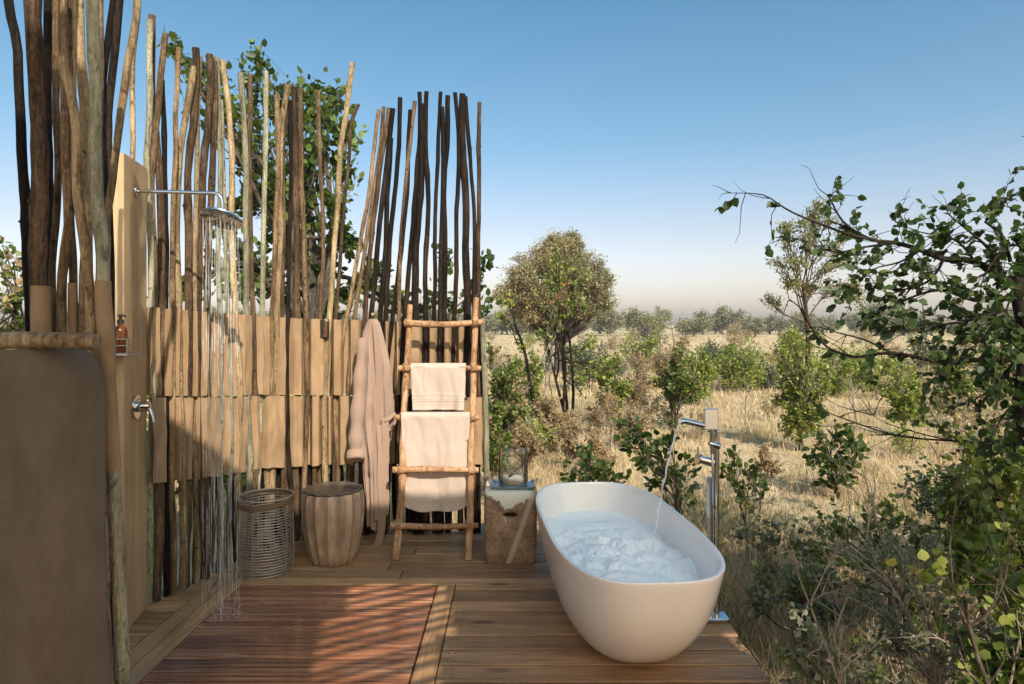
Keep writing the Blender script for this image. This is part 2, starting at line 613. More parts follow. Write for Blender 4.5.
def build_ground():
    rad = [0] + [0.5*1.105**i for i in range(100)]
    rad = [r for r in rad if r < 5500] + [6000]
    n = 120
    vs = []; fs = []
    for i, r in enumerate(rad):
        for j in range(n):
            a = 2*math.pi*j/n
            x, y = r*math.cos(a), 3 + r*math.sin(a)
            z = gz_at(x, y) if r < 400 else GZ
            vs.append((x, y, z))
    for i in range(len(rad)-1):
        for j in range(n):
            j2 = (j+1) % n
            fs.append((i*n+j, (i+1)*n+j, (i+1)*n+j2, i*n+j2))
    m = MB(); m.add(vs, fs)
    o = m.build('ground', m_ground)
    return tag(o, kind='structure')


build_ground()

# ------------------------------------------------------------------ deck
FX = [90, 112, 133, 150, 175, 200, 230, 260, 300, 350, 400, 480, 500]
FY = [2.6, 3.1, 3.62, 3.90, 4.07, 4.24, 4.48, 4.80, 5.07, 5.17, 5.22, 5.24, 5.24]


def fdepth(px):
    return float(np.interp(px, FX, FY))


def fpt(px):
    Y = fdepth(px)
    return Vector(((px-CX)*Y/F, Y, 0))


FPATH = [(-2.2, -1.0), (-2.2, 2.6), (-2.16, 3.2)] + [tuple(fpt(p)[:2]) for p in (133, 150, 175, 200, 230, 260, 300)]


def fence_x(y):
    ys = [p[1] for p in FPATH]; xs = [p[0] for p in FPATH]
    return float(np.interp(y, ys, xs))


DX1 = 1.20      # right edge of the deck


def build_deck():
    m = MB()
    pitch, gap, th = .152, .014, .035

    def board_x(x0, x1, y0, y1, mi=0):
        jt = R.uniform(-.0012, .0012)
        m.box((x0, y0, -th+jt), (x1, y1, jt), mi, .003)

    def screws(x, y0, y1):
        for yy in (y0+.03, y1-.03):
            for dx in (-.018, .018):
                c = (x+dx, yy, .0012)
                m.lathe([(.0035, 0), (.0035, .0015)], c, 6, False, True, 2)
    # right zone and zone in front
    y = -1.2
    while y < 4.16:
        y1 = min(y+pitch-gap, 4.19)
        board_x(-.355, DX1 + R.uniform(-.004, .004), y, y1)
        if y > 2.7:
            for sx in (-.30, .42, 1.15): screws(sx, y, y1)
        y += pitch
    # far zone, across the whole width
    y = 4.30
    while y < 5.42:
        y1 = y+pitch-gap
        xl = fence_x(min(y+.05, 5.07)) - .06
        if y > 5.07: xl = -1.70
        j = R.uniform(-1.0, .4)
        board_x(xl, j-.003, y, y1); board_x(j+.003, DX1 + R.uniform(-.004, .004), y, y1)
        for sx in (-1.2, -.5, .42): screws(sx, y, y1)
        y += pitch
    # left zone between fence and frame
    y = -1.2
    while y < 4.26:
        y1 = min(y+pitch-gap, 4.294)
        board_x(fence_x(y+.07)-.10, -1.945, y, y1)
        if y > 2.7: screws(-1.98, y, y1)
        y += pitch
    # boards in front of the grate
    y = -1.2
    while y < 2.5:
        board_x(-1.72, -.475, y, min(y+pitch-gap, 2.55)); y += pitch
    # frame boards (lengthwise) in the second material
    for x0, x1 in ((-1.94, -1.835), (-1.83, -1.725), (-.47, -.36)):
        m.box((x0, -1.2, -th), (x1, 4.195 if x0 > -1 else 4.294, .001), 1, .003)
    m.box((-1.72, 4.2, -th), (1.2, 4.295, .0005), 0, .003)
    # edge fascia, joists and posts under the deck
    m.box((DX1-.06, -1.2, -.20), (DX1-.02, 5.42, -th-.002), 1)
    m.box((-1.7, 5.38, -.20), (DX1-.062, 5.415, -th-.002), 0)
    for x in (-1.5, -.8, -.1, .6):
        m.box((x, -1.2, -.18), (x+.05, 5.37, -th-.003), 1)
    for yy in (0, 1.7, 3.4, 5.1):
        for x in (-1.4, 0, 1.07):
            m.box((x, yy, GZ-.1), (x+.08, yy+.08, -.185), 1)
    o = m.build('deck', [m_deck, m_deck_y, m_screw], smooth=False)
    tag(o, kind='structure')
    # shower grate: removable slatted panel
    g = empty('shower_grate', (-1.1, 3.4, 0), 'dark red wet slatted hardwood grate set in the deck under the shower', 'shower grate')
    s = MB()
    y = 2.56
    while y < 4.17:
        s.box((-1.718, y, -.03), (-.478, y+.033, .002+R.uniform(-.001, .001)), 0, .003)
        y += .0415
    s.build('slats', m_grate, g, smooth=False)
    b = MB()
    for x in (-1.60, -1.1, -.6):
        b.box((x, 2.56, -.075), (x+.04, 4.19, -.032))
    b.build('battens', m_grate, g, smooth=False)
    t = MB(); t.box((-1.72, 2.55, -.14), (-.475, 4.195, -.125))
    tr = t.build('drain_tray', m_black, g, smooth=False)


build_deck()

# ------------------------------------------------------------------ poles
def pole_mesh(pts, r, seed, n=9, seglen=.09):
    """pts: control points bottom to top; smooth curve with wobble and small knots"""
    rr = random.Random(seed)
    pts = [Vector(p) for p in pts]
    # Catmull-Rom resample
    out = []
    for i in range(len(pts)-1):
        p0 = pts[max(i-1, 0)]; p1 = pts[i]; p2 = pts[i+1]; p3 = pts[min(i+2, len(pts)-1)]
        k = max(2, int((p2-p1).length/seglen))
        for j in range(k):
            t = j/k
            out.append(.5*((2*p1)+(p2-p0)*t+(2*p0-5*p1+4*p2-p3)*t*t+(3*p1-p0-3*p2+p3)*t**3))
    out.append(pts[-1])
    sx, sy = rr.uniform(0, 99), rr.uniform(0, 99)
    P2 = []; RR = []
    L = len(out)
    knots = [rr.randrange(1, L-1) for _ in range(max(1, L//11))]
    for i, p in enumerate(out):
        w = r*.55
        q = p + Vector((noise.noise((p.z*1.7, sx, 0))*w*1.5 + noise.noise((p.z*6, sx, 5))*w*.5,
                        noise.noise((p.z*1.7, sy, 9))*w*1.2, 0))
        P2.append(q)
        rad = r*(1.08-.22*i/L)*(1+.13*noise.noise((p.z*4.5, sx, 2)))
        if i in knots: rad *= 1.16
        RR.append(rad)
    m = MB(); m.tube(P2, RR, n)
    # branch stubs
    for k in knots[:3]:
        if rr.random() < .55 and 1 < k < L-2:
            a = rr.uniform(0, 6.28); d = Vector((math.cos(a), math.sin(a), rr.uniform(.5, 1.2))).normalized()
            m.tube([P2[k], P2[k]+d*r*1.15, P2[k]+d*r*1.5], [r*.45, r*.34, r*.25], 6)
    return m, P2


# (px, py) control points traced top to bottom, width in px, material
C_, T_, B_, D_, E_ = m_pole_cream, m_pole_tan, m_pole_brown, m_pole_dark, m_pole_green
MAIN = [
 ([(150.5, 20), (150, 125), (148, 175), (151, 305)], 7.5, E_),
 ([(154, 15), (153, 100), (158, 170), (160, 305)], 9, B_),
 ([(166, 33), (158, 98), (153, 174), (155, 305)], 8, T_),
 ([(163, 80), (165, 174), (166, 305)], 6, D_),
 ([(179, 47), (176, 115), (176, 164), (172, 224), (172, 311)], 6, T_),
 ([(192, 66), (185, 120), (178, 170), (176, 230), (179, 311)], 8, C_),
 ([(195, 48), (194, 100), (190, 160), (188, 240), (188, 311)], 9, B_),
 ([(200.6, 56), (198, 110), (196, 154), (196, 230), (194, 311)], 6, C_),
 ([(207.5, 54), (208, 115), (204, 166), (200, 224), (198, 314)], 9, B_),
 ([(213, 61), (213, 166), (209, 229), (208, 314)], 8, B_),
 ([(217, 57), (218.5, 102), (221, 174), (219, 237), (220, 314)], 6, E_),
 ([(222, 60), (227.5, 113), (231, 174), (233, 237), (236, 314)], 7, C_),
 ([(221, 100), (224, 174), (225, 237), (228, 320)], 5, E_),
 ([(239, 73), (243, 115), (246, 174), (246, 224), (247, 318)], 7, E_),
 ([(249.5, 74), (250, 115), (249.5, 174), (250.5, 237), (253, 318)], 6, T_),
 ([(266, 71), (266, 132), (264, 199), (262, 319)], 6, E_),
 ([(278, 94), (278, 152), (276, 212), (272, 319)], 6.5, T_),
 ([(289, 85), (281, 125), (280, 199), (280, 240), (277, 319)], 7.5, C_),
 ([(285, 84), (283, 142), (282, 220), (283, 319)], 7, B_),
 ([(291, 101), (290, 199), (288, 319)], 5, D_),
 ([(294.5, 87), (295, 146), (296, 199), (297, 319)], 7.5, B_),
 ([(300, 87.6), (301, 162), (304, 240), (306, 319)], 6, T_),
 ([(319, 91), (319, 142), (321, 199), (324, 256), (319.5, 319)], 5, B_),
 ([(353.4, 62.5), (347, 111), (340.5, 158), (337, 220), (328.7, 319)], 6.5, C_),
 ([(359, 104), (352, 121), (350, 158), (343, 220), (336, 319)], 4.5, B_),
 ([(379.5, 109.5), (375, 143), (366, 209), (355, 270), (346, 321)], 5, T_),
 ([(384, 106.6), (381, 143), (371, 209), (362, 265), (355, 321)], 5, T_),
 ([(390, 107.6), (386, 137), (378.5, 175), (372, 225), (364, 321)], 6, B_),
 ([(392, 108.5), (389, 143), (381, 209), (376, 260), (370.5, 321)], 6.5, D_),
 ([(391, 138), (388, 209), (385, 260), (381, 321)], 6, D_),
 ([(400, 97.5), (398.5, 146.5), (393.5, 209), (388, 260), (386, 321)], 6, D_),
 ([(410, 110), (408, 160), (405, 209), (398, 282), (392, 321)], 5.5, D_),
 ([(415.6, 101), (412, 127.5), (407, 180), (402, 240), (398, 321)], 5, B_),
 ([(419, 92), (419.5, 137), (414, 209), (408, 270), (404, 321)], 6, D_),
 ([(422, 104), (421, 156), (420, 209), (415, 270), (414, 321)], 8.5, D_),
 ([(426, 91.5), (426, 127.5), (428, 209), (426, 260), (425, 321)], 6, D_),
 ([(440, 92), (438, 150), (435, 209), (434, 321)], 5, D_),
 ([(443, 107), (443, 150), (442, 220), (440, 321)], 5.5, D_),
 ([(447.5, 95.5), (447, 137), (444, 209), (443.5, 321)], 6.5, D_),
 ([(456, 92.5), (458, 127), (457, 209), (454, 321)], 5.5, D_),
 ([(463, 94), (463, 130), (465, 209), (468, 321)], 9, D_),
 ([(466.5, 96.5), (469, 150), (473, 209), (475, 321)], 5, D_),
 ([(480, 102), (479, 160), (479, 209), (479, 321)], 5.5, B_),
]

fence = empty('pole_screen', fpt(330), 'tall curved screen of upright bush poles woven through two bands of tan canvas', 'fence')
mids = []
for i, (tr, w, mat) in enumerate(MAIN):
    Yd = fdepth(tr[-1][0]) + R.uniform(-.012, .012)
    pts = [P(x, y, Yd + .02*(k % 2)) for k, (x, y) in enumerate(tr)]
    lean = (tr[-1][0]-tr[-2][0])/max(1, tr[-1][1]-tr[-2][1])
    bx = tr[-1][0] + lean*60
    pts.append(P(bx, 395, Yd)); b = P(bx + R.uniform(-3, 3), 460, Yd); pts.append(b)
    pts.append(Vector((b.x + R.uniform(-.02, .02), Yd, 0.002)))
    pts = pts[::-1]
    m, path = pole_mesh(pts, w*Yd/F/2*.88, i*7+1)
    m.build('pole', mat, fence)
    mids.append((tr[-1][0], bx))
# short poles filling the foot of the screen
k = 0
x = 150.0
while x < 480:
    Yd = fdepth(x) + .085
    if k % 7 != 5 and not (x < 300 and k % 3 == 1):
        top = 430 + R.uniform(-6, 6)
        a = P(x, top, Yd); b = Vector((a.x + R.uniform(-.03, .03), Yd, .002))
        mat = D_ if R.random() < .62 else (B_ if R.random() < .7 else T_)
        if 283 < x < 350 and R.random() < .4: mat = T_
        m, _ = pole_mesh([b, (a+b)/2 + Vector((R.uniform(-.012, .012), 0, 0)), a], R.uniform(2.5, 3.7)*Yd/F, 900+k)
        m.build('short_pole', mat, fence)
    x += R.uniform(6.6, 8.6); k += 1
# end post, pale, right of the ladder
for (tx, ty, bx, by, w, mt) in ((483, 318, 488, 548, 6, E_),):
    a = P(tx, ty, 5.2); b = P(bx, 530, 5.2)
    m, _ = pole_mesh([Vector((b.x, 5.2, .002)), P(486, 430, 5.2), a], w*5.2/F/2, 77)
    m.build('pole', mt, fence)


def canvas_band(name, pxs, zt, zb, parity, parent):
    """pxs: pixel columns of the poles the band weaves through"""
    cols = []
    fine = np.arange(146, 484.1, .9)
    # poles that stand in front of this band; everywhere else the canvas passes in front of the poles
    front = []
    for p in pxs:
        gap_ = 6.6 if p < 240 else (15 if p < 375 else 11)
        if not front and parity and p < pxs[0]+5: continue
        if not front or p - front[-1] >= gap_: front.append(p)
    if parity:
        front = [min(pxs, key=lambda q: abs(q-(a+b)/2)) for a, b in zip(front[:-1], front[1:])]
    nodes = [0]; sign = [1]
    for p in front:
        hw_ = 3.0 if p < 240 else 4.2
        nodes += [p-hw_-1.2, p-hw_*.45, p+hw_*.45, p+hw_+1.2]; sign += [1, -1, -1, 1]
    for k_ in range(1, len(nodes)):
        if nodes[k_] <= nodes[k_-1]: nodes[k_] = nodes[k_-1]+.01
    nodes.append(1000); sign.append(1)
    m = MB()
    rows = 16
    th = .006
    vs = []; 
    for side in (0, 1):
        for ix, px in enumerate(fine):
            c = fpt(px); t = (fpt(px+2)-fpt(px-2)).normalized(); nrm = Vector((t.y, -t.x, 0))   # towards the deck
            off = float(np.interp(px, nodes, sign))
            off = math.sin(off*math.pi/2)*.040
            for r in range(rows+1):
                v = r/rows
                ztop = float(np.interp(px, [148, 300, 480], zt)) + .006*noise.noise((px*.15, 1, 0))
                zbot = float(np.interp(px, [148, 300, 480], zb)) + .010*noise.noise((px*.12, 7, 0))
                z = zbot + (ztop-zbot)*v
                wv = .012*noise.noise((px*.06, z*4, parity*5.0)) + .007*noise.noise((px*.2, z*9, parity*3.0))
                q = c + nrm*(off*(1-.25*abs(v-.5)) + wv - side*th)
                vs.append((q.x, q.y, z))
    nC = len(fine); nR = rows+1
    fs = []
    def idx(s, i, r): return s*nC*nR + i*nR + r
    for i in range(nC-1):
        for r in range(rows):
            fs.append((idx(0,i,r), idx(0,i+1,r), idx(0,i+1,r+1), idx(0,i,r+1)))
            fs.append((idx(1,i,r), idx(1,i,r+1), idx(1,i+1,r+1), idx(1,i+1,r)))
        fs.append((idx(0,i,rows), idx(0,i+1,rows), idx(1,i+1,rows), idx(1,i,rows)))
        fs.append((idx(0,i,0), idx(1,i,0), idx(1,i+1,0), idx(0,i+1,0)))
    m.add(vs, fs)
    return m.build(name, m_canvas, parent)


pu = sorted(a for a, b in mids); pl = sorted(b for a, b in mids)
canvas_band('canvas_band', pu, (1.755, 1.70, 1.66), (1.235, 1.115, 1.09), 0, fence)
canvas_band('canvas_band', pl, (1.225, 1.105, 1.08), (.72, .57, .55), 1, fence)

# near partition at the left
near = empty('canvas_partition', (-1.6, 2.0, 0), 'taupe canvas partition, darkened for shade, hung from a peeled rail between crooked tall poles', 'screen')
NEAR = [  # (points top to bottom), width, depth, mat
 ([(9, -60), (9, 0), (19, 53), (20, 127), (23, 173), (27, 225), (29, 276), (31, 345)], 9.5, 2.45, D_),
 ([(34, -60), (36, 0), (38, 56), (39, 127), (42, 173), (41, 286), (41, 345)], 15, 2.2, B_),
 ([(47, -60), (47, 0), (48, 102), (49, 174), (50, 276), (51, 345)], 9, 2.4, D_),
 ([(55, -60), (55, 0), (56, 102), (57, 190), (52, 263), (53, 345)], 7, 2.3, T_),
 ([(64, -60), (65, 0), (65, 76), (64, 174), (67, 225), (62, 276), (62, 345)], 9.5, 2.15, T_),
 ([(72, -60), (71, 0), (72, 102), (70, 200), (74, 280), (74, 345)], 8, 2.5, B_),
 ([(61, 58), (66, 75), (73, 102), (76, 132), (76, 174), (78, 200), (84, 238), (90, 288), (91, 345)], 9.5, 2.12, C_),
 ([(78, -60), (78, 0), (79, 51), (84, 102), (87, 174), (88, 250), (86, 300), (84, 345)], 11, 2.3, C_),
 ([(100, -60), (100, 0), (101, 100), (101, 200), (102, 345)], 8, 2.75, T_),
 ([(112, -60), (112, 0), (106, 64), (104, 130), (106, 230), (106, 345)], 7, 2.8, D_),
 ([(123, -60), (121, 0), (112, 64), (107, 115), (107, 174), (110, 260), (110, 345)], 8, 2.7, D_),
 ([(139, -20), (137, 20), (128, 60), (120, 110), (113, 180), (106, 245), (105, 345)], 8, 2.6, C_),
 ([(137, 12), (132, 70), (133, 155), (134, 300)], 5.5, 3.75, C_),
]
for i, (tr, w, Yd, mat) in enumerate(NEAR):
    pts = [P(x, y, Yd) for x, y in tr]
    b = pts[-1]
    pts += [Vector((b.x, Yd, .9)), Vector((b.x + R.uniform(-.01, .03), Yd, .002))]
    m, _ = pole_mesh(pts[::-1], w*Yd/F/2, 300+i, 12, .06)
    m.build('pole', mat, near)
# the front corner pole
Yc = 2.12
tr = [(92, -60), (94, 0), (94, 76), (95, 174), (98, 225), (103, 281), (107, 400), (112, 470), (118, 570), (122, 700)]
pts = [P(x, y, Yc) for x, y in tr]
b = pts[-1]; pts.append(Vector((b.x+.01, Yc, .002)))
m, path = pole_mesh(pts[::-1], 13*Yc/F/2, 555, 14, .05)
m.build('pole', E_, near)
sl = [p for p in path if 1.17 < p.z < 1.80]
s_ = MB(); s_.tube(sl, [.0245 + .001*math.sin(i) for i in range(len(sl))], 14)
s_.build('canvas_sleeve', m_canvas, near)
for cx_, w_, Yd, y0 in ((41, 8.8, 2.19, 286), (72.5, 4.2, 2.28, 283)):
    s_ = MB()
    a = P(cx_, y0, Yd); b = P(cx_, 345, Yd)
    s_.tube([b, (a+b)/2, a], [w_*Yd/F, w_*Yd/F*1.02, w_*Yd/F*.98], 14)
    s_.build('canvas_sleeve', m_canvas, near)
# rail
m, _ = pole_mesh([P(-90, 346, 1.93), P(-30, 342, 1.93), P(30, 340, 1.93), P(95, 342, 1.93)], 9.0*1.93/F, 808, 14, .05)
m.build('rail', C_, near)
# large hanging canvas
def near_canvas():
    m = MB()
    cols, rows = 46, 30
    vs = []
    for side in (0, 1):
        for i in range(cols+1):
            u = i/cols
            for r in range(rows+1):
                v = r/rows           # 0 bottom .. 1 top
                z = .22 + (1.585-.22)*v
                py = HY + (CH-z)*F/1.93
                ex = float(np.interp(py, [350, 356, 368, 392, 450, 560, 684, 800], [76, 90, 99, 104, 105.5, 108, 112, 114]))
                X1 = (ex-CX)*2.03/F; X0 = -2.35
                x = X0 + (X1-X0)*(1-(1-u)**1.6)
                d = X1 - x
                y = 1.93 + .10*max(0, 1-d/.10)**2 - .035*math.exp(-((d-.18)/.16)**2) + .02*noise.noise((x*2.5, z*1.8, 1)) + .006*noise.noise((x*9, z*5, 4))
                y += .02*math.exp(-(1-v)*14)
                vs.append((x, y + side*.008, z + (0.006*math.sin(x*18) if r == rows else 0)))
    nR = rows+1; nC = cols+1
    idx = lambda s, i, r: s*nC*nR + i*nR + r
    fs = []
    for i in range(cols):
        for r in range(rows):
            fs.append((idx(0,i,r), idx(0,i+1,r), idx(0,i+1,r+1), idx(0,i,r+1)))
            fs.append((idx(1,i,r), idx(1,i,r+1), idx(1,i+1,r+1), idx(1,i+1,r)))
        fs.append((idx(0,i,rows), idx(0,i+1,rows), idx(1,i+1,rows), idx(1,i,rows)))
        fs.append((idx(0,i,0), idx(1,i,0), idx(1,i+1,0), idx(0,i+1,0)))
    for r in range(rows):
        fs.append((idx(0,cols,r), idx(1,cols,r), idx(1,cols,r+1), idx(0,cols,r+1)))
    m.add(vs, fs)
    return m.build('canvas_sheet', m_canvas_shaded, near)


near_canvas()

# ------------------------------------------------------------------ unseen roof and slat rack, added to shade and stripe the deck
def fill_canvas_mat():
    M = Mat('translucent_fill_canvas', .9); M.color((.80, .66, .48))
    tl = M.n.new('ShaderNodeBsdfTranslucent'); tl.inputs['Color'].default_value = (.98, .77, .57, 1)  # translucent so the added roof works as a warm fill panel
    mx = M.n.new('ShaderNodeMixShader'); mx.inputs[0].default_value = .8
    M.l.new(M.b.outputs[0], mx.inputs[1]); M.l.new(tl.outputs[0], mx.inputs[2])
    M.l.new(mx.outputs[0], M.n['Material Output'].inputs['Surface'])
    return M.m


m_fill_canvas = fill_canvas_mat()


def shade_roof():
    e = empty('unseen_shade_roof', (4, -4, GZ), 'unseen canvas roof added behind the camera to shade and fill the deck', 'shade_roof')  # added light blocker, shaped for the shade edge and sun patches
    yr, zr, yf, zf, yb, zb = -1.8, SHADE_ROOF_Z, -1.5, SHADE_ROOF_Z-.4, -6.4, 2.7
    x0, x1 = -2.4, 10.5
    sl = .845

    def hit(g):                      # ground point -> does sunlight reach it through a hole cut for the sun patches
        x, y = g
        if noise.noise((x*1.3, y*1.3, 4)) * .12 > .09: return True
        w = .05*noise.noise((x*4, y*4, 0))
        if -1.05+w + (.25*(3.45-y) if y < 3.45 else 0) < x < -.36 and 2.5 < y < 4.2+w: return True
        if 1.15 < x < 2.3 and 2.2 < y < 3.6: return noise.noise((x*3.1, y*3.1, 9)) > -.08
        if 2.3 <= x < 6 and 2.2 < y < 6: return noise.noise((x*2.6, y*2.6, 9)) > -.12
        return False

    m = MB()
    n = .12
    ny = int((yr-yb)/n*1.0); nx = int((x1-x0)/n)
    for i in range(nx):
        for j in range(ny):
            xa, xb = x0+i*n, x0+(i+1)*n; ya, yb_ = yr-(j+1)*n, yr-j*n
            xm, ym = (xa+xb)/2, (ya+yb_)/2
            z = lambda y: zr - (yr-y)*(zr-zb)/(yr-yb)
            Yg = ym + z(ym)/sl; xg = xm - (Yg-ym)*.411
            if hit((xg, Yg)): continue
            m.add([(xa, ya, z(ya)), (xb, ya, z(ya)), (xb, yb_, z(yb_)), (xa, yb_, z(yb_))], [(0, 1, 2, 3)])
    m.build('shade_roof_rear', m_fill_canvas, e, smooth=False)
    m = MB()
    m.add([(x0, yr, zr), (x1, yr, zr), (x1, yf, zf), (x0, yf, zf)], [(0, 1, 2, 3)])
    m.build('shade_roof_front', m_fill_canvas, e, smooth=False)
    m = MB(); m.add([(x0, yb, GZ), (x1, yb, GZ), (x1, yb, zb), (x0, yb, zb)], [(0, 1, 2, 3)]); m.build('shade_roof_rear_wall', m_fill_canvas, e, smooth=False)
    for x in (x0+.3, 4.5, x1-.3):
        for y, z in ((yr, zr-.02), (yb+.1, zb)):
            m = MB(); m.tube([(x, y, GZ), (x, y, z)], .07, 10); m.build('shade_roof_pole', m_pole_tan, e)
    e = empty('light_stripe_rack', (.5, .1, 2.92), 'unseen rack of thin poles added to stripe the sunlight on the grate', 'light_slats')  # added out of view to break the sun patch into stripes
    d = Vector((.87, .5, 0)).normalized(); nrm = Vector((-d.y, d.x, 0))
    for k in range(-16, 22):
        c = Vector((.4, .15, 2.92)) + nrm*(k*.112 + R.uniform(-.012, .012))
        # keep each pole out of the strip the camera can see
        a = c - d*1.5; b = c + d*1.5
        b.x += R.uniform(-.1, .1)
        lim = lambda p: p.y > 1.0
        if lim(a) and lim(b): continue
        if b.y > 1.0:
            t = (1.0-a.y)/(b.y-a.y); b = a + (b-a)*t
        if (b-a).length < .3: continue
        mm, _ = pole_mesh([a, (a+b)/2 + nrm*R.uniform(-.02, .02), b], R.uniform(.016, .024), 4000+k, 7, .12)
        mm.build('light_stripe_slat', m_pole_tan, e)
    for x in (-1.2, 1.4):
        mm, _ = pole_mesh([Vector((x, -2.0, 2.87)), Vector((x, -.5, 2.865)), Vector((x, .98, 2.87))], .03, 4100, 7, .12)
        mm.build('light_stripe_rack_beam', m_pole_tan, e)


SHADE_ROOF_Z = 6.0
shade_roof()

# ------------------------------------------------------------------ shower plank and fittings
PA = Vector((-2.065, 3.51, 0)); PB = Vector((-2.135, 3.86, 0))     # foot of the broad face, near and far edge
pd_ = (PB-PA).normalized(); pn = Vector((pd_.y, -pd_.x, 0))        # pn points to the deck (+X)


def on_plank(u, z, d=0.0):
    """u metres from near edge along the face, d metres out of it"""
    q = PA + pd_*u + pn*d
    return Vector((q.x, q.y, z))


pk = MB()
W = (PB-PA).length
secs = []
for z in (0.002, .5, 1.0, 1.6, 2.2, 2.565):
    zt = 0
    a = on_plank(.004, z, 0); b = on_plank(W-.004, z, 0); a2 = on_plank(0, z, -.004); b2 = on_plank(W, z, -.004)
    c = on_plank(W, z, -.075); d = on_plank(0, z, -.075)
    secs.append([d, a2, a, b, b2, c])
pk.rings(secs)
plank = pk.build('shower_plank', m_plank, None, smooth=False, origin=PA)
tag(plank, 'broad upright yellow pine plank carrying the shower arm and the chrome mixer valve', 'plank')


def disc_on(m, c, axis, r, t, n=28, mi=0):
    m.lathe([(r*.98, 0), (r, t*.4), (r*.97, t), (r*.5, t*1.15)], c, n, True, True, mi, axis)


sh = empty('overhead_shower', on_plank(.17, 2.40, .0), 'chrome overhead rain shower with long arm and round head fixed high on the plank', 'shower')
sc_ = on_plank(.17, 2.395, .001)
m = MB(); disc_on(m, sc_, pn, .032, .012); m.build('wall_flange', m_chrome, sh)
hd = Vector((-1.625, 3.70, 2.26))
m = MB()
arm = [sc_ + pn*.01, sc_ + Vector((.15, .01, 0)), Vector((hd.x-.09, hd.y, 2.39))]
for a in range(0, 91, 15):
    t = math.radians(a); arm.append(Vector((hd.x-.05+.05*math.sin(t), hd.y, 2.34+.05*math.cos(t))))
arm.append(Vector((hd.x, hd.y, 2.285)))
m.tube(arm, .0105, 14); m.build('shower_arm', m_chrome, sh)
m = MB()
ax = Vector((.10, .40, 1)).normalized()
m.lathe([(.108, -.012), (.114, -.008), (.114, .0), (.106, .006), (.05, .012), (.020, .022), (.017, .04)], hd - Vector((0, 0, .012)), 40, True, True, 0, ax)
head = m.build('shower_head', m_chrome, sh)
m = MB()
u_ = ax.orthogonal().normalized(); v_ = ax.cross(u_)
nozz = []
for ring, cnt in ((.02, 6), (.042, 12), (.064, 18), (.086, 24), (.1, 30)):
    for k in range(cnt):
        a = 2*math.pi*k/cnt
        c = hd - Vector((0, 0, .012)) + (u_*math.cos(a)+v_*math.sin(a))*ring - ax*.012
        m.lathe([(.0026, 0), (.0018, -.004)], c, 5, False, True, 0, ax); nozz.append(c)
m.build('nozzles', m_plastic, head)
# falling water
m = MB()
for c in nozz:
    if R.random() < .42: continue
    z = c.z - .005
    while z > .02:
        ln = R.uniform(.05, .32)
        z2 = max(.005, z-ln)
        dx, dy = R.uniform(-.004, .004), R.uniform(-.004, .004)
        w = R.uniform(.0004, .0010)
        m.tube([Vector((c.x+dx, c.y+dy, z)), Vector((c.x+dx, c.y+dy, (z+z2)/2)), Vector((c.x+dx, c.y+dy, z2))], [w*.3, w, w*.5], 5, True)
        z = z2 - R.uniform(.02, .16)*(1 + (2.3-z)*.5)
for k in range(130):
    a = R.uniform(0, 6.28); r = abs(R.gauss(0, .16)); h = R.uniform(.004, .09)*(1 if R.random() < .5 else .3)
    c = (hd.x+math.cos(a)*r, hd.y+math.sin(a)*r, h+.004); q = R.uniform(.0012, .003)
    m.lathe([(.0002, -q), (q*.8, -q*.5), (q, 0), (q*.8, q*.5), (.0002, q)], c, 6)
w = m.build('shower_water', m_water)
tag(w, kind='stuff')

mv = empty('mixer_valve', on_plank(.13, 1.19, 0), 'round chrome mixer valve with down-turned lever on the plank face', 'valve')
vc = on_plank(.165, 1.195, .001)
m = MB(); disc_on(m, vc, pn, .068, .014, 36)
m.build('back_plate', m_chrome, mv)
m = MB(); m.lathe([(.030, .01), (.030, .05), (.027, .075), (.012, .080)], vc, 28, True, True, 0, pn)
m.build('cartridge', m_chrome, mv)
m = MB(); q0 = vc + pn*.062
m.tube([q0, q0 + Vector((.018, .0, -.02)), q0 + Vector((.032, -.005, -.055)), q0 + Vector((.042, -.01, -.088))], [.011, .010, .008, .007], 12)
m.build('lever', m_chrome, mv)

# bottle shelf on the near edge of the plank
sf = empty('bottle_shelf', on_plank(.03, 1.50, 0), 'small wire bottle shelf at the near side of the pine plank', 'shelf')
m = MB()
sx0, sy0 = PA.x - .085, 3.435
m.box((sx0, sy0-.075, 1.490), (sx0+.19, sy0+.070, 1.508), 0, .004)
m.build('shelf_tray', m_brushed, sf)
for z in (1.545, 1.578):
    m = MB()
    c = [(sx0, sy0+.07, z), (sx0, sy0-.075, z), (sx0+.19, sy0-.075, z), (sx0+.19, sy0+.07, z)]
    m.tube(c, .0028, 8); m.build('guard_rail', m_brushed, sf)
for c in ((sx0, sy0-.075), (sx0+.19, sy0-.075)):
    m = MB(); m.tube([(c[0], c[1], 1.50), (c[0], c[1], 1.58)], .0028, 8)
    m.build('guard_post', m_brushed, sf)


def pump_bottle(x, y, z, mat, label, h=.14, r=.03):
    e = empty('pump_bottle', (x, y, z), label, 'bottle')
    m = MB(); m.lathe([(r*.92, 0), (r, .006), (r, h*.72), (r*.8, h*.84), (r*.42, h*.93), (r*.42, h)], (x, y, z), 24)
    m.build('bottle_body', mat, e)
    m = MB(); m.lathe([(r*.5, h-.004), (r*.5, h+.018), (r*.2, h+.02), (r*.2, h+.035), (r*.42, h+.036), (r*.42, h+.046)], (x, y, z), 16)
    m.tube([(x, y, z+h+.041), (x+.028, y-.012, z+h+.040), (x+.036, y-.015, z+h+.032)], [.006, .005, .004], 8)
    m.build('pump', m_plastic, e)


pump_bottle(sx0+.115, sy0-.005, 1.509, m_amber, 'amber glass pump bottle with black pump on the wire shelf', .15, .033)
pump_bottle(sx0+.045, sy0+.005, 1.509, m_darkbottle, 'dark pump bottle partly hidden behind the corner pole on the wire shelf', .15, .030)

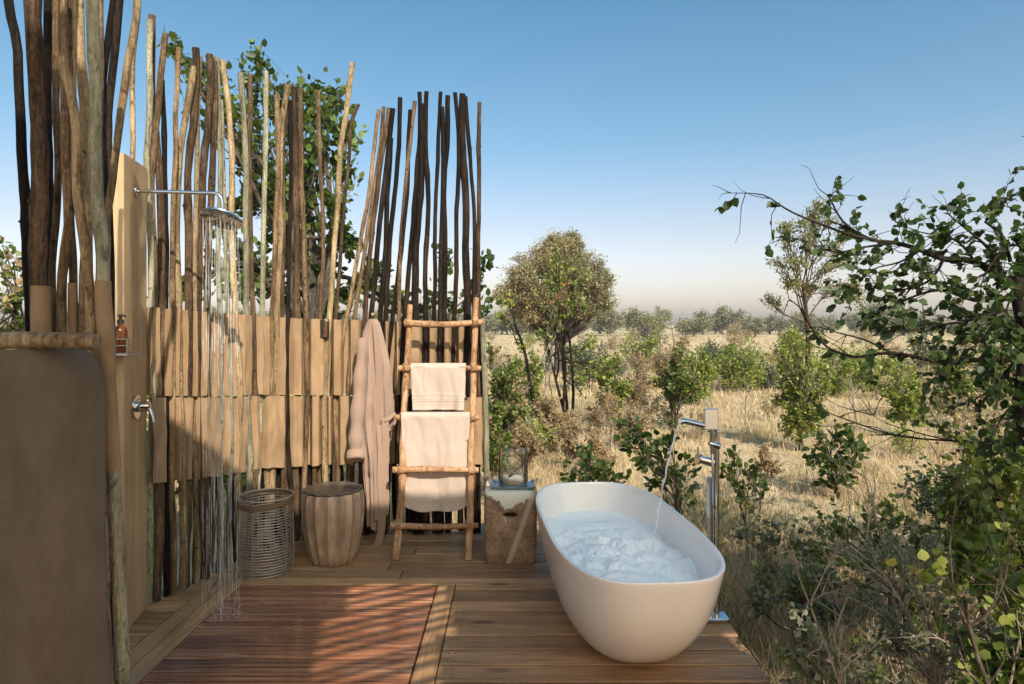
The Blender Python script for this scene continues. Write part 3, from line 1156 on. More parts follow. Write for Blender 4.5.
# ------------------------------------------------------------------ wall hook on the canvas
hk = empty('coat_hook', P(325, 328, 5.0), 'small black iron plate with a wooden peg on the canvas beside the robe', 'hook')
m = MB(); c = P(325, 329, 5.09)
m.box((c.x-.036, 5.075, c.z-.075), (c.x+.036, 5.087, c.z+.075), 0, .003); m.build('hook_plate', m_blackmetal, hk)
m = MB(); m.tube([P(325, 336, 5.07), P(325.5, 326, 5.0), P(326.5, 320, 4.97)], [.015, .013, .017], 10); m.build('peg', m_ladder, hk)

# ------------------------------------------------------------------ ladder
LYb, LYt = 4.64, 5.06


def lad(px0, py0, px1, py1):
    a = Vector(((px0-CX)*LYb/F, LYb, .0)); b = P(px1, py1, LYt)
    return a, b


ld = empty('towel_ladder', (-.56, 4.64, 0), 'rustic reddish branch ladder leaning on the pole screen with towels hung on its rungs', 'ladder')
La, Lb = lad(396.5, 560, 410, 305)
Ra, Rb = lad(469, 560, 476, 298)


def lpt(a, b, z):
    t = (z-a.z)/(b.z-a.z); return a + (b-a)*t


for a, b, sd_ in ((La, Lb, 1), (Ra, Rb, 2)):
    m, _ = pole_mesh([a + Vector((0, 0, .002)), lpt(a, b, .6) + Vector((.008*(1 if sd_ == 1 else -1), 0, 0)), lpt(a, b, 1.2), b], .0255, 40+sd_, 12, .05)
    m.build('side_rail', m_ladder, ld)
RZ = []
for py in (323, 368, 417, 469, 524):
    # solve depth along the rail
    z = 1.0
    for _ in range(20):
        c = lpt(La, Lb, z); z = CH + (HY-py)*(c.y-.0)/F
    RZ.append(z)
for i, z in enumerate(RZ):
    a = lpt(La, Lb, z); b = lpt(Ra, Rb, z)
    dd = (b-a).normalized(); fwd = Vector((0, -.028, 0))
    ex = .055 if i else .03
    pa = a - dd*ex + fwd; pb = b + dd*(ex if i else .06) + fwd
    mid = (pa+pb)/2 + Vector((0, 0, -.012 if i in (0, 4) else .004))
    m, _ = pole_mesh([pa, mid, pb + Vector((0, 0, .008 if i == 0 else 0))], .0215 if i else .025, 60+i, 12, .04)
    m.build('rung', m_ladder, ld)
    for c in (a, b):
        m = MB()
        for k in range(4):
            pts = []
            an = (-.6 if k % 2 else .6) + R.uniform(-.1, .1)
            for j in range(14):
                t = 2*math.pi*j/14
                ctr = c + fwd*.5
                x = math.cos(t)*.034; y = math.sin(t)*.045
                pts.append(ctr + Vector((x*math.cos(an) , y, x*math.sin(an) + (k-1.5)*.007)))
            m.tube(pts, .0042, 6, closed=True)
        m.build('lashing', m_ladder, ld)


def towel(name, px0, px1, z_top, yr, zf, zbk, label, seed, sag=0.0):
    """cloth folded over a rung: front flap down to zf, rear flap to zbk"""
    x0 = (px0-CX)*yr/F; x1 = (px1-CX)*yr/F
    rr = .03
    prof = []  # (y offset, z) from front bottom over rung to rear bottom
    n = 70
    for i in range(n): prof.append((-rr, zf + (z_top-rr-zf)*i/n))
    for a in range(0, 181, 20): prof.append((-rr*math.cos(math.radians(a)), z_top-rr + rr*math.sin(math.radians(a))))
    for i in range(1, n): prof.append((rr, z_top-rr - (z_top-rr-zbk)*i/n))
    cols = 44
    m = MB(); vs = []
    th = .011
    for s in (0, 1):
        for k, (oy, z) in enumerate(prof):
            k0 = max(k-1, 0); k1 = min(k+1, len(prof)-1)
            ty = prof[k1][0]-prof[k0][0]; tz = prof[k1][1]-prof[k0][1]
            L = math.hypot(ty, tz); ny, nz = -tz/L, ty/L
            frontside = k <= n
            for j in range(cols+1):
                u = j/cols
                dn = max(0, (z_top - z))/(z_top-zf)
                fold = .014*math.sin(u*8+seed+z*2)*dn + .007*math.sin(u*19+seed*2-z*3)*dn + .011*noise.noise((u*4, z*5, seed)) + .005*noise.noise((u*13, z*9, seed))
                yy = oy + (fold if frontside else -fold*.5)
                x = x0 + (x1-x0)*u
                x += (.5-u)*.03*dn + .004*noise.noise((z*8, seed, u*2))
                zz = z
                if frontside and sag: zz -= sag*dn*(1-(2*u-1)**4)*1.0
                edge = min(u, 1-u)
                e = 1.0 if edge > .03 else .4 + .6*math.sqrt(edge/.03)
                band = 0
                if frontside:
                    for bz in (.008, .07, .085, .10, .115): band -= .0035*math.exp(-(((z-zf)-bz)/.0045)**2)
                vs.append((x, yr + yy + ny*(-s*th*e+.0055) - 0 + (band if s == 0 else 0), zz + nz*(-s*th*e+.0055)))
    nR = len(prof); nC = cols+1
    idx = lambda s, k, j: s*nR*nC + k*nC + j
    fs = []
    for k in range(nR-1):
        for j in range(cols):
            fs.append((idx(0,k,j), idx(0,k,j+1), idx(0,k+1,j+1), idx(0,k+1,j)))
            fs.append((idx(1,k,j), idx(1,k+1,j), idx(1,k+1,j+1), idx(1,k,j+1)))
        fs.append((idx(0,k,0), idx(0,k+1,0), idx(1,k+1,0), idx(1,k,0)))
        fs.append((idx(0,k,cols), idx(1,k,cols), idx(1,k+1,cols), idx(0,k+1,cols)))
    for j in range(cols):
        fs.append((idx(0,0,j), idx(1,0,j), idx(1,0,j+1), idx(0,0,j+1)))
        k = nR-1
        fs.append((idx(0,k,j), idx(0,k,j+1), idx(1,k,j+1), idx(1,k,j)))
    m.add(vs, fs)
    o = m.build(name, m_towel, None, origin=(x0, yr, zf))
    return tag(o, label, 'towel')


def rungp(i):
    c = lpt(La, Lb, RZ[i]); return c.y-.028, c.z


y2, z2 = rungp(1); y3, z3 = rungp(2)
towel('hand_towel', 411.5, 466, z2+.034, y2, 1.02, 1.10, 'smaller folded cream towel hung over the second rung of the branch ladder', 1.3)
towel('bath_towel', 402, 470, z3+.036, y3, .345, .50, 'larger cream towel over the middle rung of the ladder, tucked behind a lower rung', 2.9, sag=.055)

# ------------------------------------------------------------------ bathrobe
def robe():
    Yr = 5.03
    e = empty('bathrobe', P(373, 520, Yr), 'blush pink cotton bathrobe hanging on the pole screen left of the ladder, belt dangling', 'bathrobe')
    tab = [(319, 369, 377), (323, 366.5, 380), (335, 362.5, 383.5), (350, 360, 387), (370, 357, 391), (390, 354, 393.5), (410, 352.5, 393.5), (425, 353, 392.5), (440, 356, 391), (455, 362, 388.5), (480, 364, 386.5), (505, 365.5, 384.5), (526, 367, 383)]
    ys = [t[0] for t in tab]; ls = [t[1] for t in tab]; rs_ = [t[2] for t in tab]
    rings = []
    n = 72
    for i in range(56):
        py = 319 + (526-319)*i/55
        l = np.interp(py, ys, ls); r = np.interp(py, ys, rs_)
        c = P((l+r)/2, py, Yr); hw = (r-l)/2*Yr/F
        hd_ = .035 + .055*min(1, (py-319)/70)
        if py > 470: hd_ *= .8
        ring = []
        dn = min(1, (py-319)/60)
        for j in range(n):
            a = 2*math.pi*j/n
            fold = 1 + dn*(.10*math.sin(a*7+1.1+py*.004) + .075*math.sin(a*12+2+py*.007) + .05*math.sin(a*19)) + .10*noise.noise((math.cos(a)*2, math.sin(a)*2, py*.03))
            yy = -math.sin(a)*hd_*fold
            if yy > 0: yy *= .45
            ring.append((c.x + math.cos(a)*hw*(1+.05*math.sin(py*.11)*dn), c.y + yy + .01*noise.noise((a, py*.05, 4)) + .016*dn*noise.noise((math.cos(a)*3.5, py*.035+math.sin(a), 8)) + .007*dn*noise.noise((math.cos(a)*9, py*.09, 3)), c.z + (.014*math.sin(a*3+1) if i == 55 else 0)))
        rings.append(ring)
    m = MB(); m.rings(rings); m.build('robe_body', m_robe, e)
    # front opening fold / lapel
    m = MB()
    path = [(374, 324), (376, 345), (377.5, 370), (378, 400), (377, 430), (376, 470), (377, 520)]
    rg = []
    for k, (x, y) in enumerate(path):
        c = P(x, y, Yr-.085 if 0 < k else Yr-.045)
        w_ = .018 + .012*min(k, 3)/3
        rg.append([(c.x-w_, c.y+.02, c.z), (c.x-w_*.5, c.y-.010, c.z), (c.x+w_*.4, c.y-.013, c.z), (c.x+w_, c.y+.02, c.z), (c.x, c.y+.035, c.z)])
    m.rings(rg); m.build('lapel', m_robe, e)
    # sleeve at the left with rolled cuff
    sp = [P(363, 338, Yr-.05), P(360, 370, Yr-.075), P(357.5, 405, Yr-.09), (P(356, 435, Yr-.095)), P(356, 455, Yr-.095)]
    m = MB()
    pts = []
    for i in range(len(sp)-1):
        for j in range(8): pts.append(sp[i].lerp(sp[i+1], j/8))
    pts.append(sp[-1])
    m.tube(pts, [.035 + .02*i/len(pts) + .006*math.sin(i*.8) for i in range(len(pts))], 20)
    sl_ = m.build('sleeve', m_robe, e)
    m = MB()
    c = sp[-1]; ax = Vector((.12, -.5, -1)).normalized()
    m.lathe([(.040, -.035), (.064, -.03), (.070, 0), (.066, .030), (.056, .038), (.044, .034), (.036, .01), (.012, -.005)], c, 28, True, True, 0, ax)
    m.build('cuff', m_robe, sl_)
    # belt
    def strap(path, w, name='belt'):
        m = MB(); rg = []
        for k, (x, y, dy, tw) in enumerate(path):
            c = P(x, y, Yr-dy); t = tw
            dx, dyy = math.cos(t)*w/2, math.sin(t)*w/2
            rg.append([(c.x-dx, c.y-dyy-.003, c.z), (c.x+dx, c.y+dyy-.003, c.z), (c.x+dx, c.y+dyy+.004, c.z), (c.x-dx, c.y-dyy+.004, c.z)])
        m.rings(rg); m.build(name, m_robe, e)
    strap([(380, 425, .10, .2), (381.5, 450, .105, .5), (381, 480, .10, .3), (383, 505, .09, .1), (381.5, 530, .085, .3), (378, 545, .085, .2), (374, 554, .085, 0)], .055)
    strap([(385, 418, .10, .1), (386, 440, .10, .3), (385, 470, .095, .2), (386, 500, .09, .2), (385, 515, .085, .1)], .05)
    # belt loop bulging out at the right
    m = MB()
    lp = [P(384, 421, Yr-.10), P(389, 419, Yr-.09), P(394.5, 414, Yr-.06), P(395.5, 420, Yr-.05), P(391, 430, Yr-.06), P(384, 430, Yr-.09)]
    m.tube(lp, [.012, .018, .015, .013, .017, .012], 10); m.build('belt_knot', m_robe, e)
    # hook the robe hangs from
    h = empty('robe_peg', P(373, 318, 5.1), 'short wooden peg at the top of the hanging bathrobe', 'peg')
    m = MB(); m.tube([P(373, 320, 5.16), P(373, 318, 5.03), P(373, 314, 4.99)], [.012, .011, .013], 10); m.build('peg_stem', m_ladder, h)


robe()

# ------------------------------------------------------------------ stool, basket, pedestal
def stool():
    c = Vector((-1.255, 4.63, 0))
    e = empty('drum_stool', c, 'fluted bronze drum stool with a dark top between the basket and the robe', 'stool')
    prof = [(0.002, .140), (.012, .150), (.06, .166), (.14, .186), (.22, .203), (.30, .214), (.38, .219), (.44, .217), (.475, .212), (.492, .207)]
    NF, sub = 16, 8
    rings = []
    for z, r in prof:
        ring = []
        for j in range(NF*sub):
            a = 2*math.pi*j/(NF*sub) + .1
            t = (j % sub)/sub
            rr = r*(1 - .085*math.sin(math.pi*t))
            ring.append((c.x+math.cos(a)*rr, c.y+math.sin(a)*rr, z))
        rings.append(ring)
    m = MB(); m.rings(rings); m.build('fluted_body', stool_mat(), e)
    rings = []
    for z, r in ((.4925, .204), (.502, .209), (.508, .207), (.510, .196)):
        ring = []
        for j in range(NF*sub):
            a = 2*math.pi*j/(NF*sub) + .1; t = (j % sub)/sub
            rr = r*(1 - .075*math.sin(math.pi*t)); ring.append((c.x+math.cos(a)*rr, c.y+math.sin(a)*rr, z))
        rings.append(ring)
    m = MB(); m.rings(rings); m.build('top', stooltop_mat(), e)


stool()


def basket():
    c = Vector((-1.655, 4.44, 0)); H = .50
    e = empty('wire_basket', c, 'tall round open basket of looped bronze wire on the deck left of the drum stool', 'basket')
    rad = lambda z: .172 + .004*math.sin(z*9)
    N = 26
    for i in range(N):
        z = .012 + (H-.035)*i/(N-1)
        m = MB(); pts = []
        ph = R.uniform(0, 6); tilt = R.uniform(-.002, .002); jr = R.uniform(-.0015, .0015)
        for j in range(40):
            a = 2*math.pi*j/40
            pts.append((c.x+math.cos(a)*(rad(z)+jr+.0012*math.sin(3*a+ph)), c.y+math.sin(a)*(rad(z)+jr+.0012*math.cos(2*a+ph)), z + tilt*math.cos(a+ph)))
        m.tube(pts, .0030, 6, closed=True); m.build('wire_ring', m_wire, e)
    for k in range(10):
        a = 2*math.pi*k/10 + .2; m = MB()
        m.tube([(c.x+math.cos(a)*(rad(z)+.004), c.y+math.sin(a)*(rad(z)+.004), z) for z in (.008, .15, .3, .45, H)], .0030, 6)
        m.build('wire_upright', m_wire, e)
    m = MB()
    rings = []
    for z, rr in ((H-.045, .176), (H-.04, .182), (H-.012, .182), (H-.008, .176)):
        rings.append([(c.x+math.cos(2*math.pi*j/48)*rr, c.y+math.sin(2*math.pi*j/48)*rr, z + .012*math.sin(2*math.pi*j/48+.5)) for j in range(48)])
    rings.append(rings[0])
    m.rings(rings, False, False); m.build('leather_band', simple('brown_leather', (.15, .09, .055), .6), e)
    m = MB(); m.tube([(c.x+math.cos(2*math.pi*j/40)*.177, c.y+math.sin(2*math.pi*j/40)*.177, H+.004) for j in range(40)], .0055, 8, closed=True)
    m.build('rim', m_wire, e)
    m = MB()
    for q in range(4):
        a = math.pi*q/4
        m.tube([(c.x-math.cos(a)*.172, c.y-math.sin(a)*.172, .006), (c.x+math.cos(a)*.172, c.y+math.sin(a)*.172, .006)], .0028, 6)
    m.build('base_wires', m_wire, e)


basket()


def rrect(cx, cy, hx, hy, r, z, n=6, rot=0.0):
    pts = []
    for qx, qy, a0 in ((1, 1, 0), (-1, 1, 90), (-1, -1, 180), (1, -1, 270)):
        for k in range(n+1):
            a = math.radians(a0 + 90*k/n)
            x = qx*(hx-r) + r*math.cos(a); y = qy*(hy-r) + r*math.sin(a)
            pts.append((cx + x*math.cos(rot)-y*math.sin(rot), cy + x*math.sin(rot)+y*math.cos(rot), z))
    return pts


def pedestal():
    cx, cy = -.010, 4.70
    e = empty('concrete_block_table', (cx, cy, 0), 'worn brown concrete block table with peeling white paint and an oval hole', 'side table')
    prof = [(.002, .168, .150), (.02, .176, .158), (.12, .181, .163), (.30, .183, .165), (.42, .184, .166), (.485, .183, .165), (.503, .174, .157)]
    hz, hw, hh = .345, .048, .020
    m = MB()
    # solid with a hole: front face built as a grid with an elliptical opening
    rings = [rrect(cx, cy, hx, hy, .035, z) for z, hx, hy in prof]
    m.rings(rings)
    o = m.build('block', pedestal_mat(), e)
    # carve the oval hole with a boolean evaluated once
    c = MB(); c.lathe([(1, 0), (1, 1)], (0, 0, 0), 32)
    cut = c.build('cutter', m_black, None)
    cut.scale = (hw, hh, .16); cut.rotation_euler = (math.radians(90), 0, 0); cut.location = (cx+.0, cy-.05, hz)
    bpy.context.view_layer.update()
    md = o.modifiers.new('hole', 'BOOLEAN'); md.operation = 'DIFFERENCE'; md.object = cut; md.solver = 'EXACT'
    dg = bpy.context.evaluated_depsgraph_get(); dg.update()
    me = bpy.data.meshes.new_from_object(o.evaluated_get(dg))
    o.modifiers.clear(); o.data = me
    bpy.data.objects.remove(cut, do_unlink=True)
    sharpen(me)
    return cx, cy


px_, py_ = pedestal()


def tray_jar(cx, cy):
    zt = .5035
    e = empty('metal_tray', (cx, cy, zt), 'grey metal tray with small end handles on top of the concrete block', 'tray')
    m = MB()
    m.rings([rrect(cx, cy, hx, hy, .02, z) for z, hx, hy in ((zt, .135, .095), (zt+.004, .15, .11), (zt+.020, .158, .118), (zt+.022, .154, .114), (zt+.008, .142, .102))])
    m.build('tray_pan', m_brushed, e)
    for s in (-1, 1):
        m = MB(); x = cx + s*.158
        m.tube([(x, cy-.05, zt+.016), (x+s*.015, cy-.05, zt+.05), (x+s*.015, cy+.05, zt+.05), (x, cy+.05, zt+.016)], .0045, 8)
        m.build('handle', m_brushed, e)
    j = empty('glass_jar', (cx, cy, zt+.01), 'large clear open glass jar standing on the metal tray', 'jar')
    m = MB(); r = .106; b = zt + .0095
    out = [(r*.8, 0), (r*.98, .01), (r, .04), (r, .23), (r*.94, .262), (r*.90, .272)]
    inn = [(r*.885, .271), (r*.92, .258), (r*.975, .23), (r*.975, .04), (r*.93, .014), (r*.4, .008)]
    m.lathe(out+inn, (cx, cy, b), 48); m.build('jar_wall', m_glass, j)
    s = MB()
    s.lathe([(r*.55, .0085), (r*.88, .018), (r*.93, .035), (r*.9, .045), (r*.6, .058), (r*.25, .066), (.003, .068)], (cx, cy, b), 32)
    M = Mat('coarse_bath_salts', .7); n = M.noise(M.coord(), 140, 4, .8)
    M.color(M.ramp(n, [(.35, (.48, .40, .31)), (.6, (.78, .70, .60))])); M.bump(n, 1.0, .01)
    o = s.build('bath_salts', M.m, None, origin=(cx, cy, b)); tag(o, 'heap of pale coarse bath salts inside the glass jar', 'bath salts')
    sp = empty('salt_scoop', (cx, cy, b+.05), 'grey metal scoop stuck in the bath salts, handle leaning right', 'scoop')
    m = MB()
    base = Vector((cx-.015, cy-.03, b+.075)); d = Vector((.72, -.1, .68)).normalized()
    rg = []
    for t, w, dp in ((-.045, .004, .002), (-.035, .013, .006), (-.01, .019, .009), (.02, .018, .010), (.034, .008, .006)):
        c = base + d*t; sidev = Vector((.1, 1, 0)).cross(d).normalized(); up = d.cross(sidev).normalized()
        rg.append([c + (Vector((0, 1, 0))*math.cos(a)*w + sidev*math.sin(a)*dp) for a in [2*math.pi*k/14 for k in range(14)]])
    m.rings(rg); m.build('bowl', m_scoopw, sp)
    m = MB(); m.tube([base + d*.03, base + d*.08, base + d*.145], [.006, .0055, .009], 10); m.build('handle', m_scoopw, sp)


tray_jar(px_+.018, py_+.0)

# ------------------------------------------------------------------ bathtub
TC = Vector((.584, 3.735, 0)); TA, TB, TT, TH = .411, .915, .085, .545


def superell(c, a, b, n, z, cnt=96, th=TT):
    pts = []
    for k in range(cnt):
        t = 2*math.pi*k/cnt
        u = a*math.copysign(abs(math.cos(t))**(2/n), math.cos(t)); v = b*math.copysign(abs(math.sin(t))**(2/n), math.sin(t))
        pts.append((c.x + u*math.cos(th) - v*math.sin(th), c.y + u*math.sin(th) + v*math.cos(th), z))
    return pts


def bathtub():
    e = empty('bathtub', TC, 'white oval freestanding bathtub filled with foam standing on the deck', 'bathtub')
    outer = [(.004, .56, .56, 2.5), (.02, .62, .615, 2.5), (.06, .70, .69, 2.6), (.12, .785, .765, 2.7), (.20, .862, .845, 2.85), (.30, .925, .915, 3.0), (.40, .965, .96, 3.1), (.48, .988, .985, 3.2), (.53, .999, .999, 3.3), (.543, 1.0, 1.0, 3.3), (.547, .992, .996, 3.3)]
    inner = [(.547, .955, .982, 3.3), (.542, .945, .977, 3.3), (.50, .925, .962, 3.2), (.42, .895, .935, 3.1), (.32, .86, .895, 2.9), (.22, .80, .83, 2.7), (.14, .68, .71, 2.5), (.11, .50, .56, 2.4), (.105, .2, .3, 2.2)]
    m = MB()
    m.rings([superell(TC, TA*a, TB*b, n, z) for z, a, b, n in outer + inner])
    o = m.build('tub_shell', m_tub, e)
    sm = o.modifiers.new('sub', 'SUBSURF'); sm.levels = 1; sm.render_levels = 1
    # foam
    cnt, rings = 200, 100
    vs = [(TC.x, TC.y, 0)]; 
    for i in range(1, rings+1):
        s = i/rings
        for p in superell(TC, TA*.885*s, TB*.925*s, 2+1.1*s, 0, cnt): vs.append(p)
    out = []
    land = Vector((.80, 3.78, 0))
    for x, y, z in vs:
        dx, dy = x-TC.x, y-TC.y
        r = math.hypot(dx/.36, dy/.83)
        far = max(0, (y-3.95)/.55)
        h = .340
        heap = .085*max(0, 1-((x-.52)/.34)**2-((y-3.42)/.5)**2) + .035*max(0, 1-math.hypot((x-.45)/.2, (y-3.8)/.25))
        b1 = abs(noise.noise((x*5.5, y*5.5, 2)))*.075 + abs(noise.noise((x*13, y*13, 8)))*.022 + abs(noise.noise((x*30, y*30, 5)))*.013 + noise.noise((x*60, y*60, 2))*.003
        k = max(0, 1-far*1.1)
        h += (heap + b1*(1.1))*k + (.012*noise.noise((x*6, y*6, 1)) + .02)*(1-k)
        dl = math.hypot(x-land.x, y-land.y)
        h -= .06*math.exp(-(dl/.06)**2)
        h += .02*math.exp(-((dl-.09)/.03)**2)
        out.append((x, y, h))
    fs = [(0, 1+j, 1+(j+1) % cnt) for j in range(cnt)]
    for i in range(rings-1):
        for j in range(cnt):
            a = 1+i*cnt+j; b = 1+i*cnt+(j+1) % cnt
            fs.append((a, a+cnt, b+cnt, b))
    # skirt
    n0 = len(out); last = 1+(rings-1)*cnt
    for j in range(cnt):
        x, y, z = out[last+j]; out.append((TC.x+(x-TC.x)*.99, TC.y+(y-TC.y)*.99, .27))
    for j in range(cnt): fs.append((last+j, n0+j, n0+(j+1) % cnt, last+(j+1) % cnt))
    fs.append(tuple(n0+j for j in range(cnt-1, -1, -1)))
    m = MB(); m.add(out, fs)
    o = m.build('bath_foam', m_foam, None, origin=(TC.x, TC.y, .3)); o['kind'] = 'stuff'
    sm = o.modifiers.new('sub', 'SUBSURF'); sm.levels = 1; sm.render_levels = 1


bathtub()

# ------------------------------------------------------------------ freestanding bath tap
def tap():
    X, Y = 1.125, 3.70
    e = empty('bath_tap', (X, Y, 0), 'tall freestanding chrome bath tap with hand shower, water running from its spout', 'tap')
    m = MB(); m.box((X-.045, Y-.045, .001), (X+.085, Y+.055, .022), 0, .006); m.build('floor_plate', m_chrome, e)
    m = MB()
    for s in (-.016, .022):
        m.tube([(X+s, Y, .02), (X+s, Y, .80 if s < 0 else 1.02)], .017 if s < 0 else .0155, 16)
    m.build('riser_pipes', m_chrome, e)
    m = MB()
    sp = Vector((.915, 3.60, 1.125))
    col = Vector((X+.022, Y, 1.02))
    m.tube([col, col+Vector((-.001, 0, .025)), col+Vector((-.012, -.004, .045)), col+Vector((-.035, -.012, .058)), sp + Vector((.03, .01, -.0)), sp], [.0165, .0165, .0165, .0165, .016, .0165], 16)
    m.build('spout', m_chrome, e)
    m = MB(); q = P(683, 452+0, Y)
    z = 1.65 - (462-325)*Y/F
    m.tube([(X-.005, Y-.01, z), (X-.055, Y-.02, z+.014), (X-.085, Y-.028, z+.022)], [.026, .022, .020], 16)
    m.tube([(X-.085, Y-.028, z+.022), (X-.095, Y-.03, z+.025)], [.032, .034], 20)
    m.tube([(X-.09, Y-.03, z+.05), (X-.092, Y-.03, z+.09)], [.005, .005], 8)
    m.build('control_knob', m_chrome, e)
    m = MB(); z2 = 1.65-(444-325)*Y/F
    m.tube([(X+.03, Y-.005, z2-.01), (X-.01, Y-.03, z2+.004), (X-.03, Y-.035, z2+.01)], [.02, .018, .012], 12)
    m.build('shower_cradle', m_chrome, e)
    hs = MB(); 
    hs.tube([(X-.012, Y-.03, z2-.05), (X-.014, Y-.032, z2+.06), (X-.02, Y-.035, z2+.11)], [.011, .012, .014], 12)
    h_ = hs.build('hand_shower', m_chrome, e)
    m = MB(); m.box((X-.062, Y-.052, z2+.085), (X+.018, Y-.030, z2+.205), 0, .006); m.build('spray_plate', m_satin, h_)
    m = MB(); m.tube([(X-.012, Y-.032, z2-.05), (X-.008, Y-.04, z2-.2), (X-.006, Y-.038, z2-.33), (X+.01, Y-.03, z2-.38), (X+.012, Y-.022, z2-.28)], .0075, 10)
    m.build('hose', m_chrome, e)
    # stream
    m = MB(); pts = []; rad = []
    s0 = sp + Vector((-.004, 0, -.012)); land = Vector((.80, 3.78, .34))
    for k in range(25):
        t = k/24
        x = s0.x + (land.x-s0.x)*t; y = s0.y + (land.y-s0.y)*t; z = s0.z + (land.z-s0.z)*(.6*t+.4*t*t)
        pts.append((x + .003*math.sin(k*1.7), y, z)); rad.append(.0060 - .002*t + .001*math.sin(k*2.1))
    m.tube(pts, rad, 12)
    o = m.build('tap_water', m_water, None, origin=land); o['kind'] = 'stuff'


tap()

# ------------------------------------------------------------------ vegetation
LEAF6 = np.array([(0, 0, 0), (.36, .28, .06), (.33, .62, .05), (0, 1, -.04), (-.33, .62, .05), (-.36, .28, .06)], float)
LEAF6F = np.array([(0, 1, 2, 3), (0, 3, 4, 5)])
LEAF4 = np.array([(0, 0, 0), (.34, .45, .05), (0, 1, -.03), (-.34, .45, .05)], float)
LEAF4F = np.array([(0, 1, 2, 3)])


def leaves_np(pos, dirs, size, rng, tmpl=LEAF6, tf=LEAF6F, width=1.0, upbias=.5):
    """pos (n,3); dirs (n,3) rough growth directions; size scalar or (n,)"""
    n = len(pos)
    pos = np.asarray(pos, float); d = np.asarray(dirs, float) + rng.normal(size=(n, 3))*.55
    d[:, 2] -= .15
    d /= np.linalg.norm(d, axis=1, keepdims=True)+1e-9
    up = rng.normal(size=(n, 3))*.7; up[:, 2] += upbias*1.6
    s = np.cross(d, up); s /= np.linalg.norm(s, axis=1, keepdims=True)+1e-9
    u = np.cross(s, d)
    sz = np.asarray(size)*rng.uniform(.6, 1.25, n)
    V = (s[:, None, :]*tmpl[None, :, 0:1]*width + d[:, None, :]*tmpl[None, :, 1:2] + u[:, None, :]*tmpl[None, :, 2:3])*sz[:, None, None] + pos[:, None, :]
    k = len(tmpl)
    Fc = tf[None, :, :] + (np.arange(n)*k)[:, None, None]
    return V.reshape(-1, 3), Fc.reshape(-1, tf.shape[1])


def curve(a, b, rng, bend=.15, n=6, droop=0.0):
    a = np.asarray(a, float); b = np.asarray(b, float); L = np.linalg.norm(b-a)
    off = rng.normal(size=3)*bend*L; off2 = rng.normal(size=3)*bend*.5*L
    pts = []
    for i in range(n+1):
        t = i/n
        p = a + (b-a)*t + off*math.sin(math.pi*t)*.6 + off2*math.sin(2*math.pi*t)*.5
        p[2] -= droop*L*t*t
        pts.append(p)
    return pts


def plant(name, base, blobs, label, cat, leafmat, leaf=.06, trunk_r=.05, fork=None, twigs=7, per=10, group=None, bark=None,
          seed=0, stems=1, width=1.0, simple_leaf=False, extra=None, gap=.0, twig_r=.005, crown_mats=None, limb_fac=.55):
    """blobs: list of (x,y,z, rx, rz) clump centres; the trunk forks into limbs which reach each clump, twigs fan out of limb ends,
    leaves sit on the twigs"""
    rng = np.random.default_rng(seed)
    base = np.asarray(base, float)
    e = empty(name, tuple(base), label, cat, group)
    wood = MB()
    cen = np.mean([b[:3] for b in blobs], axis=0)
    top = base + (cen-base)*.55 if fork is None else np.asarray(fork, float)
    allpos = {}; alldir = {}
    nst = stems
    trunks = []
    for s in range(nst):
        tp = top + rng.normal(size=3)*np.array([.12, .12, .06])*np.linalg.norm(top-base)*(1 if nst > 1 else 0)
        c = curve(base + (rng.normal(size=3)*[.04, .04, 0] if nst > 1 else 0), tp, rng, .06, 8)
        c[0][2] -= .03
        rr = [trunk_r*(1.15-.5*i/8)/math.sqrt(nst)**.6 for i in range(9)]
        rr[0] *= 1.25
        wood.tube([Vector(p) for p in c], rr, 9); trunks.append(c)
    for bi, bl in enumerate(blobs):
        bc = np.array(bl[:3]); rx, rz = bl[3], bl[4]
        c = trunks[bi % nst]
        k = int(np.clip(len(c)*(.5+.5*rng.random()), 3, len(c)-1))
        st = c[k]
        lim = curve(st, bc, rng, .13, 7)
        r0 = trunk_r*limb_fac*(1.0-.3*k/len(c))
        wood.tube([Vector(p) for p in lim], [max(twig_r, r0*(1-.8*i/7)) for i in range(8)], 6)
        for t in range(twigs):
            j = rng.integers(3, 8)
            d = rng.normal(size=3); d /= np.linalg.norm(d)
            end = bc + d*np.array([rx, rx, rz])*rng.uniform(.45, 1.05)
            if end[2] < base[2]+.05: end[2] = base[2]+.05+rng.random()*.1
            tw = curve(lim[j], end, rng, .12, 4)
            wood.tube([Vector(p) for p in tw], [twig_r*(1.3-1.0*i/4) for i in range(5)], 4, cap=False)
            mi = 0 if not crown_mats else (rng.random() > crown_mats[1](bc, end))*1
            P_ = allpos.setdefault(mi, []); D_2 = alldir.setdefault(mi, [])
            for q in range(per):
                f = rng.uniform(.25, 1.05); i0 = min(3, int(f*4)); ff = f*4-i0
                p = tw[i0] + (tw[i0+1]-tw[i0])*ff
                dr = tw[i0+1]-tw[i0]; dr = dr/(np.linalg.norm(dr)+1e-9)
                P_.append(p + rng.normal(size=3)*leaf*.35*(1 + (1.3 if simple_leaf else 0))); D_2.append(dr)
    wood.build('trunk', bark or m_branch, e)
    for mi in allpos:
        tm, tf = (LEAF4, LEAF4F) if simple_leaf else (LEAF6, LEAF6F)
        V, Fc = leaves_np(allpos[mi], alldir[mi], leaf, rng, tm, tf, width)
        np_mesh('crown', V, Fc, leafmat if mi == 0 else crown_mats[0], e)
    return e


